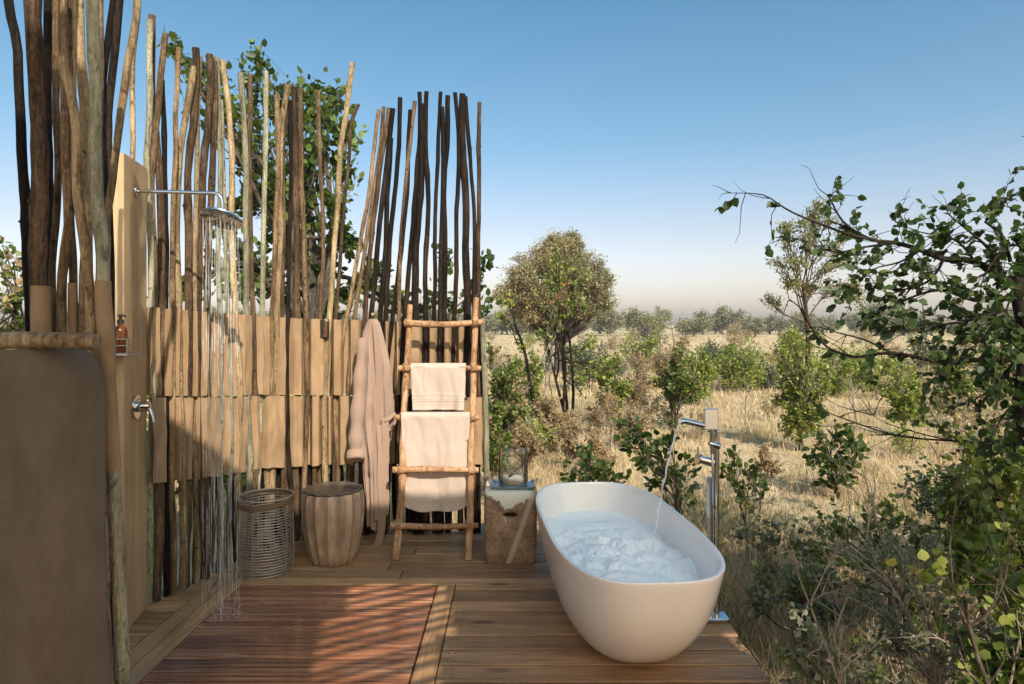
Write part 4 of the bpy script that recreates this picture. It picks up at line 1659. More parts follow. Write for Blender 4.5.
def rblobs(c, r, n, rng, br=.35, flat=1.0, shell=.55):
    """n clump centres in an ellipsoid of half sizes r around c"""
    out = []
    for i in range(n):
        d = rng.normal(size=3); d /= np.linalg.norm(d)
        k = rng.uniform(shell, 1.0)
        p = np.array(c) + d*np.array(r)*k
        s = br*rng.uniform(.7, 1.3)
        out.append((p[0], p[1], p[2], s*min(r[0], r[1]), s*min(r[0], r[1])*flat))
    return out


def pxblob(px, py, Y, rpx, flat=1.0, dy=0.0):
    p = P(px, py, Y+dy); r = rpx*Y/F
    return (p.x, p.y, p.z, r, r*flat)


rg = np.random.default_rng(3)

# --- the leafy tree behind the pole screen
Yt = 8.2
bl = []
for px, py, rp in ((172, 46, 9), (196, 62, 12), (215, 70, 12), (246, 82, 17), (234, 108, 14), (262, 66, 16), (285, 95, 22), (310, 85, 16), (338, 95, 16), (300, 125, 24),
                   (330, 130, 22), (352, 130, 14), (268, 140, 22), (240, 150, 18), (345, 165, 18), (318, 170, 26), (288, 180, 26), (255, 190, 22), (235, 210, 20),
                   (305, 215, 26), (335, 205, 18), (275, 230, 22), (345, 240, 16), (300, 255, 24), (245, 250, 22), (325, 270, 20), (265, 280, 22), (350, 290, 20), (235, 290, 22), (375, 270, 14), (210, 260, 16), (190, 290, 18),
                   (300, 300, 24), (395, 300, 16), (225, 235, 14), (330, 310, 20)):
    bl.append(pxblob(px, py, Yt, rp, 1.0, rg.uniform(-.6, .9)))
plant('leafy_tree', (-2.75, Yt, GZ), bl, 'dense dark green leafy tree standing right behind the curved pole screen', 'tree', lf_dark, leaf=.10, trunk_r=.11,
      fork=P(300, 235, Yt), twigs=12, per=13, seed=21, crown_mats=(lf_mid, lambda b, e: .72))
bl = [pxblob(px, py, 6.9, rp, .8, rg.uniform(-.3, .3)) for px, py, rp in ((400, 300, 12), (430, 290, 14), (455, 300, 14), (484, 258, 9), (478, 285, 10), (440, 255, 8), (412, 315, 14), (485, 300, 9))]
plant('thin_leafed_bush', (-.85, 6.9, GZ), bl, 'sparse twiggy dark-leaved bush seen through the poles above the ladder', 'bush', lf_dark, leaf=.085, trunk_r=.03, fork=P(435, 330, 6.9), twigs=7, per=6, seed=5, twig_r=.004)
# bushes behind the left part of the screen, bright yellow green
for i, (px, Y_, h) in enumerate(((170, 6.3, 1.5), (215, 7.2, 1.9), (258, 6.6, 1.3), (150, 8.8, 2.6), (330, 7.6, 1.4), (395, 7.9, 1.3))):
    c = ((px-CX)*Y_/F, Y_)
    plant('sunlit_bush', (c[0], c[1], GZ), rblobs((c[0], c[1], GZ+h*.62), (h*.42, h*.42, h*.42), 14, rg, .4),
          ['low yellow green bush behind the screen beside the pine plank', 'taller yellow green bush behind the screen under the shower head', 'low yellow green bush behind the screen above the wire basket',
           'tall yellow green bush farther behind the plank', 'low bush behind the screen above the drum stool', 'low bush behind the screen above the hanging robe'][i], 'bush', lf_lime, leaf=.075, trunk_r=.025, twigs=6, per=9, seed=60+i,
          group='sunlit bushes behind the pole screen')
# small trees at the far left edge
bl = [pxblob(px, py, 7.5, rp, .8, rg.uniform(-.3, .3)) for px, py, rp in ((2, 245, 12), (14, 262, 12), (-15, 260, 18), (-10, 235, 14), (8, 290, 16), (22, 300, 12), (-20, 300, 20), (10, 325, 16), (-30, 330, 22), (24, 325, 10))]
plant('edge_tree', (-5.9, 7.5, GZ), bl, 'small dark-branched tree at the left edge behind the crooked dark pole', 'tree', lf_mid, leaf=.085, trunk_r=.05, fork=P(-20, 330, 7.5), twigs=7, per=7, seed=31, crown_mats=(lf_dry, lambda b, e: .7))

# --- the big round-crowned tree
def dome(px, py, Y_, rxp, rzp, n, br, rng, dy=1.0):
    out = []
    c = P(px, py, Y_); rx = rxp*Y_/F; rz = rzp*Y_/F
    for i in range(n):
        d = rng.normal(size=3); d /= np.linalg.norm(d); d[2] = d[2] if d[2] > -.8 else -d[2]
        k = rng.uniform(.45, 1)**.6
        q = np.array(c) + d*np.array([rx, rx*dy, rz])*k
        s = br*rx*rng.uniform(.7, 1.3)
        out.append((q[0], q[1], q[2], s, s*.75))
    return out


Yb = 27.0
bb = dome(556, 286, Yb, 53, 48, 110, .23, rg, .8) + dome(515, 297, Yb, 18, 22, 16, .4, rg) + dome(592, 292, Yb, 22, 24, 20, .38, rg) + dome(566, 243, Yb, 16, 9, 8, .4, rg)
cxm = (556-CX)*Yb/F
plant('round_crowned_tree', (cxm+.2, Yb, GZ), bb, 'large round-crowned olive brown tree standing alone beyond the ladder', 'tree', lf_olive, leaf=.095, trunk_r=.22,
      fork=P(560, 315, Yb), twigs=18, per=34, seed=8, simple_leaf=True, twig_r=.014, crown_mats=(lf_olive2, lambda b, e: .85 if b[0] < cxm+.5 else .35), width=.8)

# --- slim green tree in front of it with red blossom
Ys = 12.6
bl = [pxblob(px, py, Ys, rp, 1.1, rg.uniform(-.4, .4)) for px, py, rp in ((556, 258, 12), (572, 262, 11), (548, 275, 13), (565, 285, 15), (580, 280, 11), (545, 300, 14), (560, 310, 15), (578, 305, 12), (590, 345, 16), (572, 350, 14), (600, 365, 14), (545, 330, 12), (585, 385, 14))]
plant('slim_stemmed_tree', G(566, 430), bl, 'slim green tree with several dark stems in front of the round-crowned tree', 'tree', lf_mid, leaf=.075, trunk_r=.042, fork=P(566, 330, Ys), twigs=8, per=9, seed=12, stems=4,
      bark=m_pole_dark, crown_mats=(lf_lime, lambda b, e: .5))
# red blossom in the slim tree is a small creeper of its own
bl = [pxblob(560, 290, Ys-.4, 6, 1.2), pxblob(566, 284, Ys-.4, 5, 1.0), pxblob(556, 297, Ys-.4, 4, 1)]
plant('flowering_creeper', G(561, 431), bl, 'thin creeper with a patch of red blossom climbing in the slim green tree', 'creeper', lf_red, leaf=.05, trunk_r=.012, fork=P(560, 320, Ys-.4), twigs=6, per=4, seed=14)
# leaning bare stem with pale leaf tuft, left of it
bl = [pxblob(505, 300, 11.5, 10, .8), pxblob(500, 312, 11.5, 8, .8), pxblob(520, 345, 11.5, 7, 1)]
plant('leaning_sapling', G(549, 442), bl, 'leaning dark-stemmed sapling with a pale leaf tuft left of the slim green tree', 'sapling', lf_lime, leaf=.07, trunk_r=.035, fork=P(515, 325, 11.5), twigs=6, per=8, seed=15, bark=m_pole_dark)

# --- mid ground bushes: (px, base py, top py, half width px, leaf material, bark, label)
MIDS = [
 (505, 470, 335, 26, lf_mid, 'leafy green bush right beside the end of the pole screen', 42),
 (492, 505, 400, 16, lf_mid, 'low green bush beside the foot of the end pole', 20),
 (530, 430, 340, 18, lf_lime, 'upright yellow green bush right of the screen end', 22),
 (612, 428, 345, 18, lf_lime, 'yellow green bush right of the slim stemmed tree', 26),
 (640, 415, 350, 20, lf_dry, 'dry rusty brown bush in the middle distance', 24),
 (676, 432, 338, 22, lf_mid, 'upright green shrub with a bare stem poking out of its top', 34),
 (700, 405, 350, 18, lf_lime, 'pale green shrub right behind the tap spout', 22),
 (742, 392, 343, 26, lf_lime, 'wide yellow green bush in the middle distance', 34),
 (765, 390, 362, 14, lf_silver, 'small grey green round bush touching the wide yellow green bush', 18),
 (800, 452, 332, 26, lf_lime, 'tall slim yellow green shrub left of the overhanging branch tips', 46),
 (832, 396, 350, 26, lf_lime, 'yellow green bush behind the low bare branches', 28),
 (868, 392, 345, 26, lf_lime, 'broad yellow green bush under the overhanging branches', 32),
 (905, 438, 362, 20, lf_lime, 'open yellow green shrub with brown twigs in the dry grass', 26),
 (955, 425, 345, 22, lf_mid, 'dark stemmed green shrub left of the right trunk', 34),
 (1000, 400, 340, 28, lf_mid, 'green bush in the middle distance behind the right trunk', 30),
 (590, 392, 338, 24, lf_silver, 'grey green bush behind the slim stemmed tree', 24),
 (640, 372, 333, 20, lf_lime, 'far yellow green bush at the edge of the open plain', 18),
 (790, 372, 326, 24, lf_lime, 'yellow green tree-like bush at the edge of the plain', 22),
 (716, 372, 341, 16, lf_silver, 'small far grey green bush on the plain', 14),
 (660, 385, 345, 16, lf_dry, 'small rusty bush on the plain left of the upright green shrub', 14),
 (925, 375, 340, 26, lf_silver, 'far grey green bush behind the overhanging leaves', 18),
 (560, 455, 395, 22, lf_dry, 'low dry brown scrub under the slim stemmed tree', 24),
 (598, 478, 425, 22, lf_dry, 'low dry brown scrub behind the bathtub', 16),
 (525, 480, 415, 22, lf_dry, 'low dry brown scrub beside the glass jar', 22),
 (547, 452, 388, 20, lf_dry, 'golden dry brush at the foot of the leaning sapling', 22),
 (572, 474, 415, 20, lf_dry, 'golden dry brush right of the glass jar and above the tub rim', 18),
 (632, 452, 400, 22, lf_dry, 'golden dry brush behind the arching leafy shrub', 20),
 (512, 452, 375, 18, lf_dry, 'tall golden dry brush just right of the end of the pole screen', 20),
 (602, 438, 385, 18, lf_dry, 'rusty dry brush right of the slim tree stems', 20),
 (768, 478, 440, 16, lf_dry, 'low dry scrub right of the tap', 12),
]
for i, (px, by, ty, hw, lm, lab, nb) in enumerate(MIDS):
    b = G(px, by); Y_ = b.y
    h = (by-ty)*Y_/F; rx = hw*Y_/F
    lf = np.clip(.0046*Y_, .045, .12)*(.62 if lm is lf_dry else 1)
    bls = rblobs((b.x, b.y, GZ+h*.52), (rx, rx, h*.47), int(nb*1.1), rg, .36, 1.1, .3)
    plant('bush' if lm is not lf_dry else 'dry_bush', b, bls, lab, 'bush', lm, leaf=lf, trunk_r=.009*h+.010, twigs=10, per=14 if lm is lf_dry else 11, seed=100+i,
          bark=m_twig if lm is lf_dry else None, stems=3, simple_leaf=Y_ > 14, twig_r=max(.003, .0003*Y_), group='scattered bushes in the dry grassland', width=1.15, fork=(b.x, b.y, GZ+h*.34),
          crown_mats=((lf_mid if lm is lf_lime else lf_dry if lm is lf_mid else lf_olive), lambda b_, e_: .8))

# --- low scrub sprinkled through the grass
scr = []
for k in range(4):
    rng = np.random.default_rng(820+k)
    h = (.55, .8, .45, .7)[k]
    e = plant('low_scrub', (0, 0, GZ), rblobs((0, 0, GZ+h*.5), (h*.45, h*.45, h*.45), 9, rng, .45, 1, .3), 'low twiggy scrub in the dry grass', 'scrub', (lf_lime, lf_dry, lf_silver, lf_olive)[k],
              leaf=.05, trunk_r=.012, twigs=7, per=6, seed=821+k, stems=3, twig_r=.004, bark=m_twig, group='low scrub sprinkled through the dry grass', simple_leaf=True, fork=(0, 0, GZ+h*.3))
    scr.append(e)
n_ = 0
while n_ < 105:
    Y_ = float(9.5*(75/9.5)**rg.random()); px = rg.uniform(470, 1060)
    x = (px-CX)*Y_/F
    if Y_ < 11 and 600 < px < 900: continue
    o = scr[n_] if n_ < 4 else copy_tree(scr[int(rg.integers(0, 4))])
    o.location = (x, Y_, gz_at(x, Y_)); o.rotation_euler.z = rg.uniform(0, 6.28); q = rg.uniform(.6, 1.5)*(1+Y_/60); o.scale = (q, q, q*rg.uniform(.8, 1.2)); n_ += 1

# --- bare dead saplings in the grass
def bare(px, by, ty, lean, seed, label):
    b = G(px, by); rng = np.random.default_rng(seed); h = (by-ty)*b.y/F
    m = MB(); top = np.array([b.x + lean*h, b.y, GZ+h])
    c = curve((b.x, b.y, GZ-.02), top, rng, .06, 8)
    m.tube([Vector(p) for p in c], [.020*(1.1-.9*i/8)*max(1, b.y/12) for i in range(9)], 6)
    for k in range(9):
        j = rng.integers(2, 8); d = rng.normal(size=3); d[2] = abs(d[2])+.5; d /= np.linalg.norm(d)
        c2 = curve(c[j], c[j]+d*h*rng.uniform(.15, .35), rng, .12, 4)
        m.tube([Vector(p) for p in c2], [.007*(1.2-i/4)*max(1, b.y/12) for i in range(5)], 4)
        for q in range(2):
            d2 = d + rng.normal(size=3)*.5; c3 = curve(c2[2+q], c2[2+q]+d2*h*.1, rng, .1, 3)
            m.tube([Vector(p) for p in c3], [.0035*max(1, b.y/12)]*4, 3)
    o = m.build('dead_sapling', m_twig if seed % 2 else m_branch, None, origin=b)
    tag(o, label, 'dead sapling', 'bare dead saplings in the dry grass')


bare(672, 400, 318, -.04, 2, 'dark bare stem with a crooked top rising above the upright green shrub')
bare(705, 440, 395, .1, 3, 'short bare grey sapling right above the hand shower')
bare(746, 432, 385, .02, 5, 'thin grey dead sapling in the open grass right of the tap')
bare(632, 392, 345, -.1, 7, 'pale bare sapling on the plain left of the upright green shrub')
bare(826, 400, 350, .25, 9, 'pale leaning bare stem below the low branches')
bare(858, 425, 372, -.15, 11, 'short pale bare twiggy sapling in the open grass')
bare(528, 452, 385, -.2, 13, 'bare grey sapling between the screen end and the slim tree')
bare(612, 455, 400, .1, 15, 'bare twiggy sapling behind the bathtub plant')
def near_twigs(px, Y_, ty, lean, seed, label):
    x = (px-CX)*Y_/F; h = CH-(ty-HY)*Y_/F-GZ; rng = np.random.default_rng(seed); m = MB()
    c = curve((x, Y_, GZ-.02), (x+lean*h, Y_, GZ+h), rng, .05, 8)
    m.tube([Vector(p) for p in c], [.009*(1.1-.95*i/8) for i in range(9)], 6)
    for k in range(12):
        j = rng.integers(2, 8); d = rng.normal(size=3); d[2] = abs(d[2])+.4; d /= np.linalg.norm(d)
        c2 = curve(c[j], c[j]+d*h*rng.uniform(.15, .4), rng, .1, 5)
        m.tube([Vector(p) for p in c2], [.0032*(1.2-i/5) for i in range(6)], 4)
        for q in range(3):
            d2 = d + rng.normal(size=3)*.6; c3 = curve(c2[1+q], c2[1+q]+d2*h*.12, rng, .1, 3)
            m.tube([Vector(p) for p in c3], [.0016]*4, 3)
    o = m.build('dead_branch', m_twig, None, origin=(x, Y_, GZ)); tag(o, label, 'dead branch')


near_twigs(818, 3.3, 505, .25, 31, 'pale forked dead twig standing at the deck side of the corner shrubs')
near_twigs(880, 2.7, 545, -.35, 32, 'pale dead twig crossing the low grey green shrub nearest the deck')
near_twigs(960, 2.6, 560, .3, 33, 'pale bare twig rising before the broad leaved corner shrub')
near_twigs(905, 3.6, 455, -.2, 34, 'tall bare grey twig sticking out above the middle of the corner shrubs')
near_twigs(770, 4.4, 480, -.15, 35, 'thin bare twig in the grass between the tap and the corner shrubs')
bare(540, 440, 352, .02, 17, 'upright dark stake-like dead sapling beside the slim tree')

# --- open acacia behind the overhanging branch
Ya = 19.0
bl = []
for px, py, rp in ((812, 212, 9), (798, 222, 11), (826, 222, 10), (786, 240, 12), (808, 240, 12), (830, 245, 11), (845, 232, 8), (778, 262, 10), (800, 262, 12), (824, 266, 12), (846, 262, 10), (790, 282, 10), (835, 286, 11), (772, 300, 9), (812, 288, 10), (852, 288, 9), (858, 300, 8), (784, 225, 8), (820, 203, 7)):
    bl.append(pxblob(px, py, Ya, rp, .35, rg.uniform(-1.0, 1.0)))
plant('open_acacia', G(806, 390), bl, 'tall open acacia with thin flat yellowish layers of leaves behind the overhanging branch', 'tree', lf_acacia, leaf=.10, trunk_r=.075, fork=P(803, 285, Ya), twigs=10, per=24, seed=44,
      simple_leaf=True, twig_r=.010, width=.8, bark=m_pole_brown, limb_fac=.4)

# --- far tree line
proto = []
for k in range(5):
    rng = np.random.default_rng(700+k)
    w, h = ((3.2, 2.2), (2.6, 2.6), (4.0, 2.0), (2.2, 1.7), (3.0, 3.2))[k]
    bls = rblobs((0, 0, h*.62*1.3), (w*.8, w*.6, h*.62), 24, rng, .36, .8, .3)
    e = plant('far_tree', (0, 0, 0), bls, 'x', 'tree', (lf_far, lf_olive2, lf_far, lf_olive, lf_olive2)[k], leaf=.30, trunk_r=.16, twigs=7, per=12, seed=701+k, simple_leaf=True, twig_r=.03,
              group='grey green trees in the far tree line', fork=(0, 0, h*.5))
    proto.append(e)
far = []
xx = -165.0
while xx < 175:
    far.append((xx, rg.uniform(112, 165), rg.uniform(.95, 1.5))); xx += rg.uniform(1.0, 2.0)
for j in range(16):
    far.append((rg.uniform(-70, 90), rg.uniform(70, 105), rg.uniform(.5, .85)))
words = ('left of the lone round-crowned tree', 'right behind the lone round-crowned tree', 'between the round-crowned tree and the tap', 'above the tap', 'between the tap and the open acacia', 'behind the open acacia', 'behind the overhanging leaves at the right')
used = set()
firsts = {}
for i, (x, y, s) in enumerate(far):
    k = int(rg.integers(0, 5)); k = 3 if (y < 110 and rg.random() < .5) else k
    if k not in used: o = proto[k]; used.add(k)
    else: o = copy_tree(proto[k])
    o.location = (x, y, GZ); o.rotation_euler.z = rg.uniform(0, 6.28); o.scale = (s, s, s*rg.uniform(.85, 1.15))
    px = CX + x*F/y
    wi = 0 if px < 495 else 1 if px < 620 else 2 if px < 690 else 3 if px < 725 else 4 if px < 770 else 5 if px < 860 else 6
    if px < 480: o['label'] = 'grey green tree of the far tree line hidden behind the pole screen' 
    else: o['label'] = ('grey green tree of the far tree line ' if y > 108 else 'small tree on the plain before the tree line ') + words[wi]
# the paler crown standing out near the middle
bl = dome(650, 329, 95, 20, 13, 22, .34, rg)
plant('pale_crowned_tree', G(650, 344), bl, 'pale yellow green wide crowned tree in the distance in the middle of the view', 'tree', lf_acacia, leaf=.30, trunk_r=.25, fork=P(650, 337, 95), twigs=8, per=12, seed=90, simple_leaf=True, twig_r=.03)

# --- leafy plants just beyond the deck behind the tub
Yp = 5.75
bl = [pxblob(px, py, Yp, rp, 1, rg.uniform(-.2, .2)) for px, py, rp in ((618, 420, 9), (636, 430, 11), (650, 442, 12), (662, 455, 14), (640, 455, 12), (676, 470, 14), (655, 478, 14), (690, 462, 10), (625, 440, 9), (690, 490, 14), (668, 438, 9))]
plant('leafy_shrub', (1.50, Yp, GZ), bl, 'dark green broad leaved shrub arching up behind the bathtub below the tap spout', 'shrub', lf_dark, leaf=.075, trunk_r=.022, fork=P(676, 500, Yp), twigs=5, per=6, seed=201, twig_r=.0035)
bl = [pxblob(px, py, Yp, rp, 1, rg.uniform(-.2, .2)) for px, py, rp in ((585, 450, 9), (575, 465, 11), (592, 470, 12), (605, 462, 11), (580, 485, 13), (600, 490, 14), (618, 478, 12), (620, 495, 12), (565, 480, 9))]
plant('leafy_shrub', (.78, Yp, GZ), bl, 'dark low leafy shrub behind the far end of the bathtub near the jar', 'shrub', lf_dark, leaf=.065, trunk_r=.018, fork=P(598, 510, Yp), twigs=6, per=6, seed=202, twig_r=.0035)
bl = [pxblob(px, py, 5.6, rp, 1, rg.uniform(-.2, .2)) for px, py, rp in ((735, 455, 9), (750, 470, 11), (738, 485, 12), (760, 480, 8), (745, 500, 12), (722, 470, 8))]
plant('leafy_shrub', (1.98, 5.6, GZ), bl, 'dark small leaved shrub just right of the bath tap', 'shrub', lf_mid, leaf=.055, trunk_r=.015, fork=P(740, 505, 5.6), twigs=6, per=7, seed=203, twig_r=.0035)
bl = [pxblob(px, py, 7.6, rp, 1, rg.uniform(-.2, .2)) for px, py, rp in ((822, 440, 9), (838, 432, 9), (850, 440, 9), (812, 458, 10), (830, 462, 12), (846, 462, 10), (828, 485, 12), (845, 482, 10), (860, 448, 6))]
plant('leafy_shrub', (3.72, 7.6, GZ), bl, 'dark leaved shrub alone in the sunny dry grass below the bare low branch', 'shrub', lf_dark, leaf=.085, trunk_r=.03, fork=P(834, 480, 7.6), twigs=7, per=6, seed=204, stems=2, twig_r=.005)

# --- foreground tree at the right edge
def front_tree():
    Y0 = 4.1
    e = empty('overhanging_tree', (3.15, Y0, GZ), 'dark barked tree at the right edge whose leafy branches hang across the view', 'tree')
    rng = np.random.default_rng(77)
    w = MB(); pos = []; dirs = []
    base = np.array([3.20, Y0, GZ-.03])
    tk = [base, np.array(P(1026, 560, Y0)), np.array(P(1022, 440, Y0)), np.array(P(1026, 340, Y0)), np.array(P(1018, 290, Y0)), np.array(P(1030, 240, Y0)), np.array(P(1048, 170, Y0)), np.array(P(1078, 110, Y0)), np.array(P(1120, 60, Y0))]
    mb, pth = pole_mesh([Vector(p) for p in tk], .048, 991, 12, .07)
    w.add(mb.v, mb.f)
    BR = [
     ([(1018, 290), (975, 262), (943, 259), (921, 250), (895, 243), (869, 239), (842, 221), (829, 197)], .026, 5.5, .2, .6),
     ([(869, 239), (845, 233), (803, 217), (785, 208), (763, 195), (731, 193)], .010, 5, -.15, .28),
     ([(895, 243), (865, 247), (834, 252), (801, 239)], .009, 4, .1, .5),
     ([(1024, 360), (975, 360), (943, 362), (891, 353), (860, 357), (834, 351), (815, 335), (800, 308), (788, 300)], .018, 3.2, .0, .10),
     ([(891, 353), (865, 340), (830, 330), (818, 318)], .008, 3, .1, .1),
     ([(1020, 446), (952, 441), (899, 436), (856, 423), (816, 406), (795, 380), (781, 353)], .008, 3, -.2, .02),
     ([(952, 441), (915, 432), (880, 420), (862, 400)], .005, 3, -.2, .02),
     ([(1006, 280), (990, 250), (962, 225), (950, 215)], .014, 5, -.1, .9),
     ([(1010, 262), (1000, 232), (985, 222), (1000, 205), (1018, 192)], .012, 5, .1, .9),
     ([(1004, 300), (975, 300), (940, 290), (905, 300), (880, 312)], .016, 5, .25, .85),
     ([(1004, 310), (970, 320), (940, 325), (905, 330)], .012, 5, -.3, .85),
     ([(943, 259), (930, 280), (900, 290), (868, 285)], .010, 5, .15, .9),
     ([(921, 250), (900, 262), (872, 270), (855, 290)], .008, 5, -.1, .9),
     ([(1010, 330), (985, 335), (955, 345), (940, 375)], .010, 5, .1, .8),
     ([(1012, 300), (1030, 280), (1060, 260)], .02, 6, .1, .9),
     ([(975, 262), (955, 240), (920, 232), (895, 222)], .008, 5, .2, .7),
     ([(1078, 112), (1110, 70), (1130, 20), (1160, -30)], .022, 5, .3, .95),
     ([(1100, 85), (1140, 80), (1190, 60), (1230, 70)], .02, 5, -.3, .95),
     ([(1060, 150), (1110, 150), (1160, 130), (1200, 150)], .018, 5, .3, .95),
     ([(1040, 220), (1100, 215), (1150, 200), (1200, 230)], .018, 5, .2, .95),
     ([(1030, 300), (1090, 290), (1150, 300), (1190, 330)], .018, 5, .2, .95),
     ([(1120, 60), (1150, 10), (1200, -30)], .018, 5, .0, .95),
     ([(1022, 345), (1000, 380), (975, 400)], .010, 5, .3, .8),
     ([(1024, 330), (1006, 320), (990, 330), (975, 345)], .008, 5, -.35, .9),
     ([(1024, 400), (1008, 410), (995, 430), (985, 450)], .008, 5, -.35, .9),
     ([(1020, 290), (1008, 305), (1003, 340), (1000, 375)], .008, 5, -.3, .9),
     ([(1024, 440), (1008, 460), (1000, 490), (996, 520)], .008, 5, -.35, .9),
     ([(1026, 250), (1010, 245), (992, 262), (980, 285)], .008, 5, -.3, .9),
     ([(1014, 400), (1030, 370), (1060, 350)], .015, 5, .2, .8),
    ]
    for pts, r, tw, dy, leafy in BR:
        n = len(pts)
        ctl = [Vector(P(x, y, Y0 + dy*k/(n-1))) for k, (x, y) in enumerate(pts)]
        mb, pth = pole_mesh(ctl, r, int(rng.integers(9999)), 7, .05)
        # taper
        w.tube(pth, [max(.0022, r*(1-.85*i/len(pth))) for i in range(len(pth))], 7)
        nt = int(len(pth)*(1.75 if leafy > .3 else .55))
        for t in range(nt):
            i = int(rng.integers(int(len(pth)*.12), len(pth)))
            s = np.array(pth[i]); tg = np.array(pth[min(i+1, len(pth)-1)]-pth[max(i-1, 0)]); tg /= np.linalg.norm(tg)+1e-9
            d = tg*.6 + rng.normal(size=3)*[.7, .9, .7]; d /= np.linalg.norm(d)
            L = rng.uniform(.10, .34)*(1 if leafy > .15 else 1.2)
            tw_ = curve(s, s+d*L, rng, .1, 4)
            w.tube([Vector(p) for p in tw_], [.0026*(1.2-.8*k/4) for k in range(5)], 4, cap=False)
            if rng.random() < leafy:
                for q in range(int(rng.integers(5, 12))):
                    f = rng.uniform(.2, 1.05); i0 = min(3, int(f*4))
                    p = tw_[i0] + (tw_[i0+1]-tw_[i0])*(f*4-i0)
                    pos.append(p); dirs.append(d + rng.normal(size=3)*.4 + np.array([0, 0, -.25]))
    w.build('trunk', m_darkbark, e)
    V, Fc = leaves_np(pos, dirs, .055, rng, LEAF6, LEAF6F, 1.05, .6)
    np_mesh('crown', V, Fc, leaf_mat('hanging_tree_leaves', (.022, .04, .014), (.06, .095, .028), (.17, .2, .06), trans=.4), e)


front_tree()

# --- shrubs filling the lower right corner
CORNER = [
 # px, depth, top py, half width m, leafmat, leaf, label, blobs
 (935, 3.1, 520, .52, lf_silver, .042, 'grey green shrub with small round leaves in the lower right foreground', 28),
 (850, 2.9, 610, .34, lf_silver, .040, 'low grey green shrub nearest the deck edge in the lower right', 20),
 (1010, 2.75, 470, .40, lf_mid, .065, 'broad leaved bright green shrub at the lower right corner', 24),
 (985, 3.7, 420, .50, lf_mid, .060, 'green shrub wrapped round the foot of the right trunk', 34),
 (890, 4.2, 495, .60, lf_mid, .050, 'green shrub in the shade behind the grey green foreground shrub', 22),
 (805, 3.9, 545, .42, lf_silver, .050, 'open shrub in the shade right of the bathtub', 13),
 (780, 4.6, 520, .34, lf_silver, .045, 'thin grey leaved shrub with bare twigs farther back right of the tub', 9),
 (1040, 4.6, 400, .70, lf_dark, .065, 'dark shrub behind the right trunk', 34),
 (960, 5.4, 455, .60, lf_silver, .055, 'grey green shrub farther back in the shaded grass', 26),
]
for i, (px, Y_, ty, hw, lm, lf, lab, nb) in enumerate(CORNER):
    x = (px-CX)*Y_/F; top = CH-(ty-HY)*Y_/F; h = top-GZ; nb = int(nb*.72)
    bls = rblobs((x, Y_, GZ+h*.56), (hw, hw*.85, h*.44), nb, rg, .34, 1.0, .25)
    plant('shrub', (x, Y_, GZ), bls, lab, 'shrub', lm, leaf=lf*.72, trunk_r=.018, twigs=9, per=11, seed=400+i, stems=4, twig_r=.0028, width=1.15, fork=(x, Y_, GZ+h*.35),
          crown_mats=(lf_mid if lm is not lf_mid else lf_lime, lambda b_, e_: .82), bark=m_twig if i in (0, 1, 6) else None, group='shrubs crowding the lower right corner')
# a yellowing twig and bright leaves near the corner
bl = [pxblob(px, py, 2.5, rp, .6) for px, py, rp in ((985, 465, 14), (915, 565, 10), (1000, 610, 10), (965, 440, 14), (935, 560, 8), (1010, 560, 12))]
plant('broad_leaved_creeper', (2.05, 2.5, GZ), bl, 'creeper with large bright green and yellow leaves in front of the corner shrubs', 'creeper', lf_lime, leaf=.042, trunk_r=.010, fork=P(965, 600, 2.5), twigs=3, per=3, seed=501, twig_r=.0022, width=1.2)

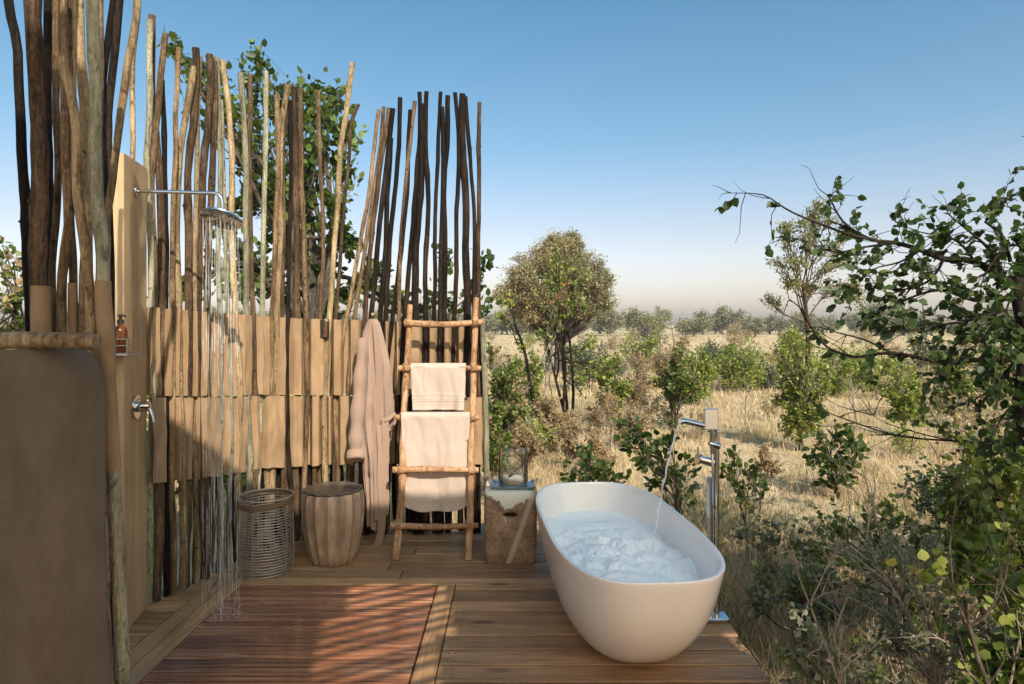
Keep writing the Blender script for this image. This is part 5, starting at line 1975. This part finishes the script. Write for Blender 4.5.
# ------------------------------------------------------------------ grass
def grass():
    rng = np.random.default_rng(9)
    def field(n, y0, y1, hmin, hmax, wmin, wmax, name, mat, xr=None, power=1.0, clump=0, segs=2):
        # sample in the view wedge (plus a margin); density falls with distance
        u = rng.random(n)
        Y = y0*(y1/y0)**u
        m = 1.02 if xr is None else None
        X = (rng.uniform(-1.05, 1.05, n)*Y*.82 + rng.uniform(-1, 1, n)) if xr is None else rng.uniform(xr[0], xr[1], n)
        if clump:
            k = n//clump
            cx_ = X[:k]; cy_ = Y[:k]
            idx = rng.integers(0, k, n)
            sp = .035 + .005*cy_[idx]
            X = cx_[idx] + rng.normal(size=n)*sp; Y = cy_[idx] + rng.normal(size=n)*sp
        ok = ~((X > -2.6) & (X < 1.24) & (Y < 5.5)) & (Y > .3)
        # keep clear bare patches
        pn_ = np.array([noise.noise((float(a)*.45, float(b)*.45, 5.0)) for a, b in zip(X, Y)])
        ok &= (pn_ > -.38) | (rng.random(n) < .35)
        X, Y, pn_ = X[ok], Y[ok], pn_[ok]; n = len(X)
        Z = np.array([gz_at(float(a), float(b)) for a, b in zip(X, Y)])
        h = rng.uniform(hmin, hmax, n)*(1+.5*pn_)*rng.uniform(.6, 1.2, n)
        w = rng.uniform(wmin, wmax, n)*(.6+Y*.09)
        a = rng.uniform(0, 2*np.pi, n); lean = rng.uniform(.1, 1.35, n)*h; la = rng.uniform(0, 2*np.pi, n)
        wx, wy = np.cos(a)*w/2, np.sin(a)*w/2
        lx, ly = np.cos(la)*lean, np.sin(la)*lean
        V = np.empty((n, 5, 3))
        V[:, 0] = np.stack([X-wx, Y-wy, Z-.01], 1); V[:, 1] = np.stack([X+wx, Y+wy, Z-.01], 1)
        V[:, 2] = np.stack([X-wx*.7+lx*.35, Y-wy*.7+ly*.35, Z+h*.6], 1); V[:, 3] = np.stack([X+wx*.7+lx*.35, Y+wy*.7+ly*.35, Z+h*.6], 1)
        V[:, 4] = np.stack([X+lx, Y+ly, Z+h*.92], 1)
        T = np.array([(0, 1, 3), (0, 3, 2), (2, 3, 4)])
        Fc = (T[None] + (np.arange(n)*5)[:, None, None]).reshape(-1, 3)
        o = np_mesh(name, V.reshape(-1, 3), Fc, mat)
        tag(o, kind='stuff')
    field(210000, 2.2, 34, .06, .27, .0035, .007, 'dry_grass', m_grass, clump=9)
    field(60000, 18, 120, .08, .26, .006, .012, 'dry_grass', m_grass, clump=6)
    field(26000, 2.0, 7.5, .06, .20, .004, .007, 'green_grass', m_greengrass, xr=(1.2, 4.5), clump=12)


grass()

# ------------------------------------------------------------------ haze over the plain
def haze():
    m = MB(); m.box((-420, -60, GZ-2.2), (420, 420, 22))
    M = bpy.data.materials.new('dusty_air'); M.use_nodes = True
    n = M.node_tree.nodes; n.remove(n['Principled BSDF'])
    v = n.new('ShaderNodeVolumePrincipled'); v.inputs['Density'].default_value = .0007
    v.inputs['Color'].default_value = (.86, .86, .88, 1); v.inputs['Anisotropy'].default_value = .1
    M.node_tree.links.new(v.outputs[0], n['Material Output'].inputs['Volume'])
    o = m.build('haze', M, smooth=False); tag(o, kind='stuff')


haze()
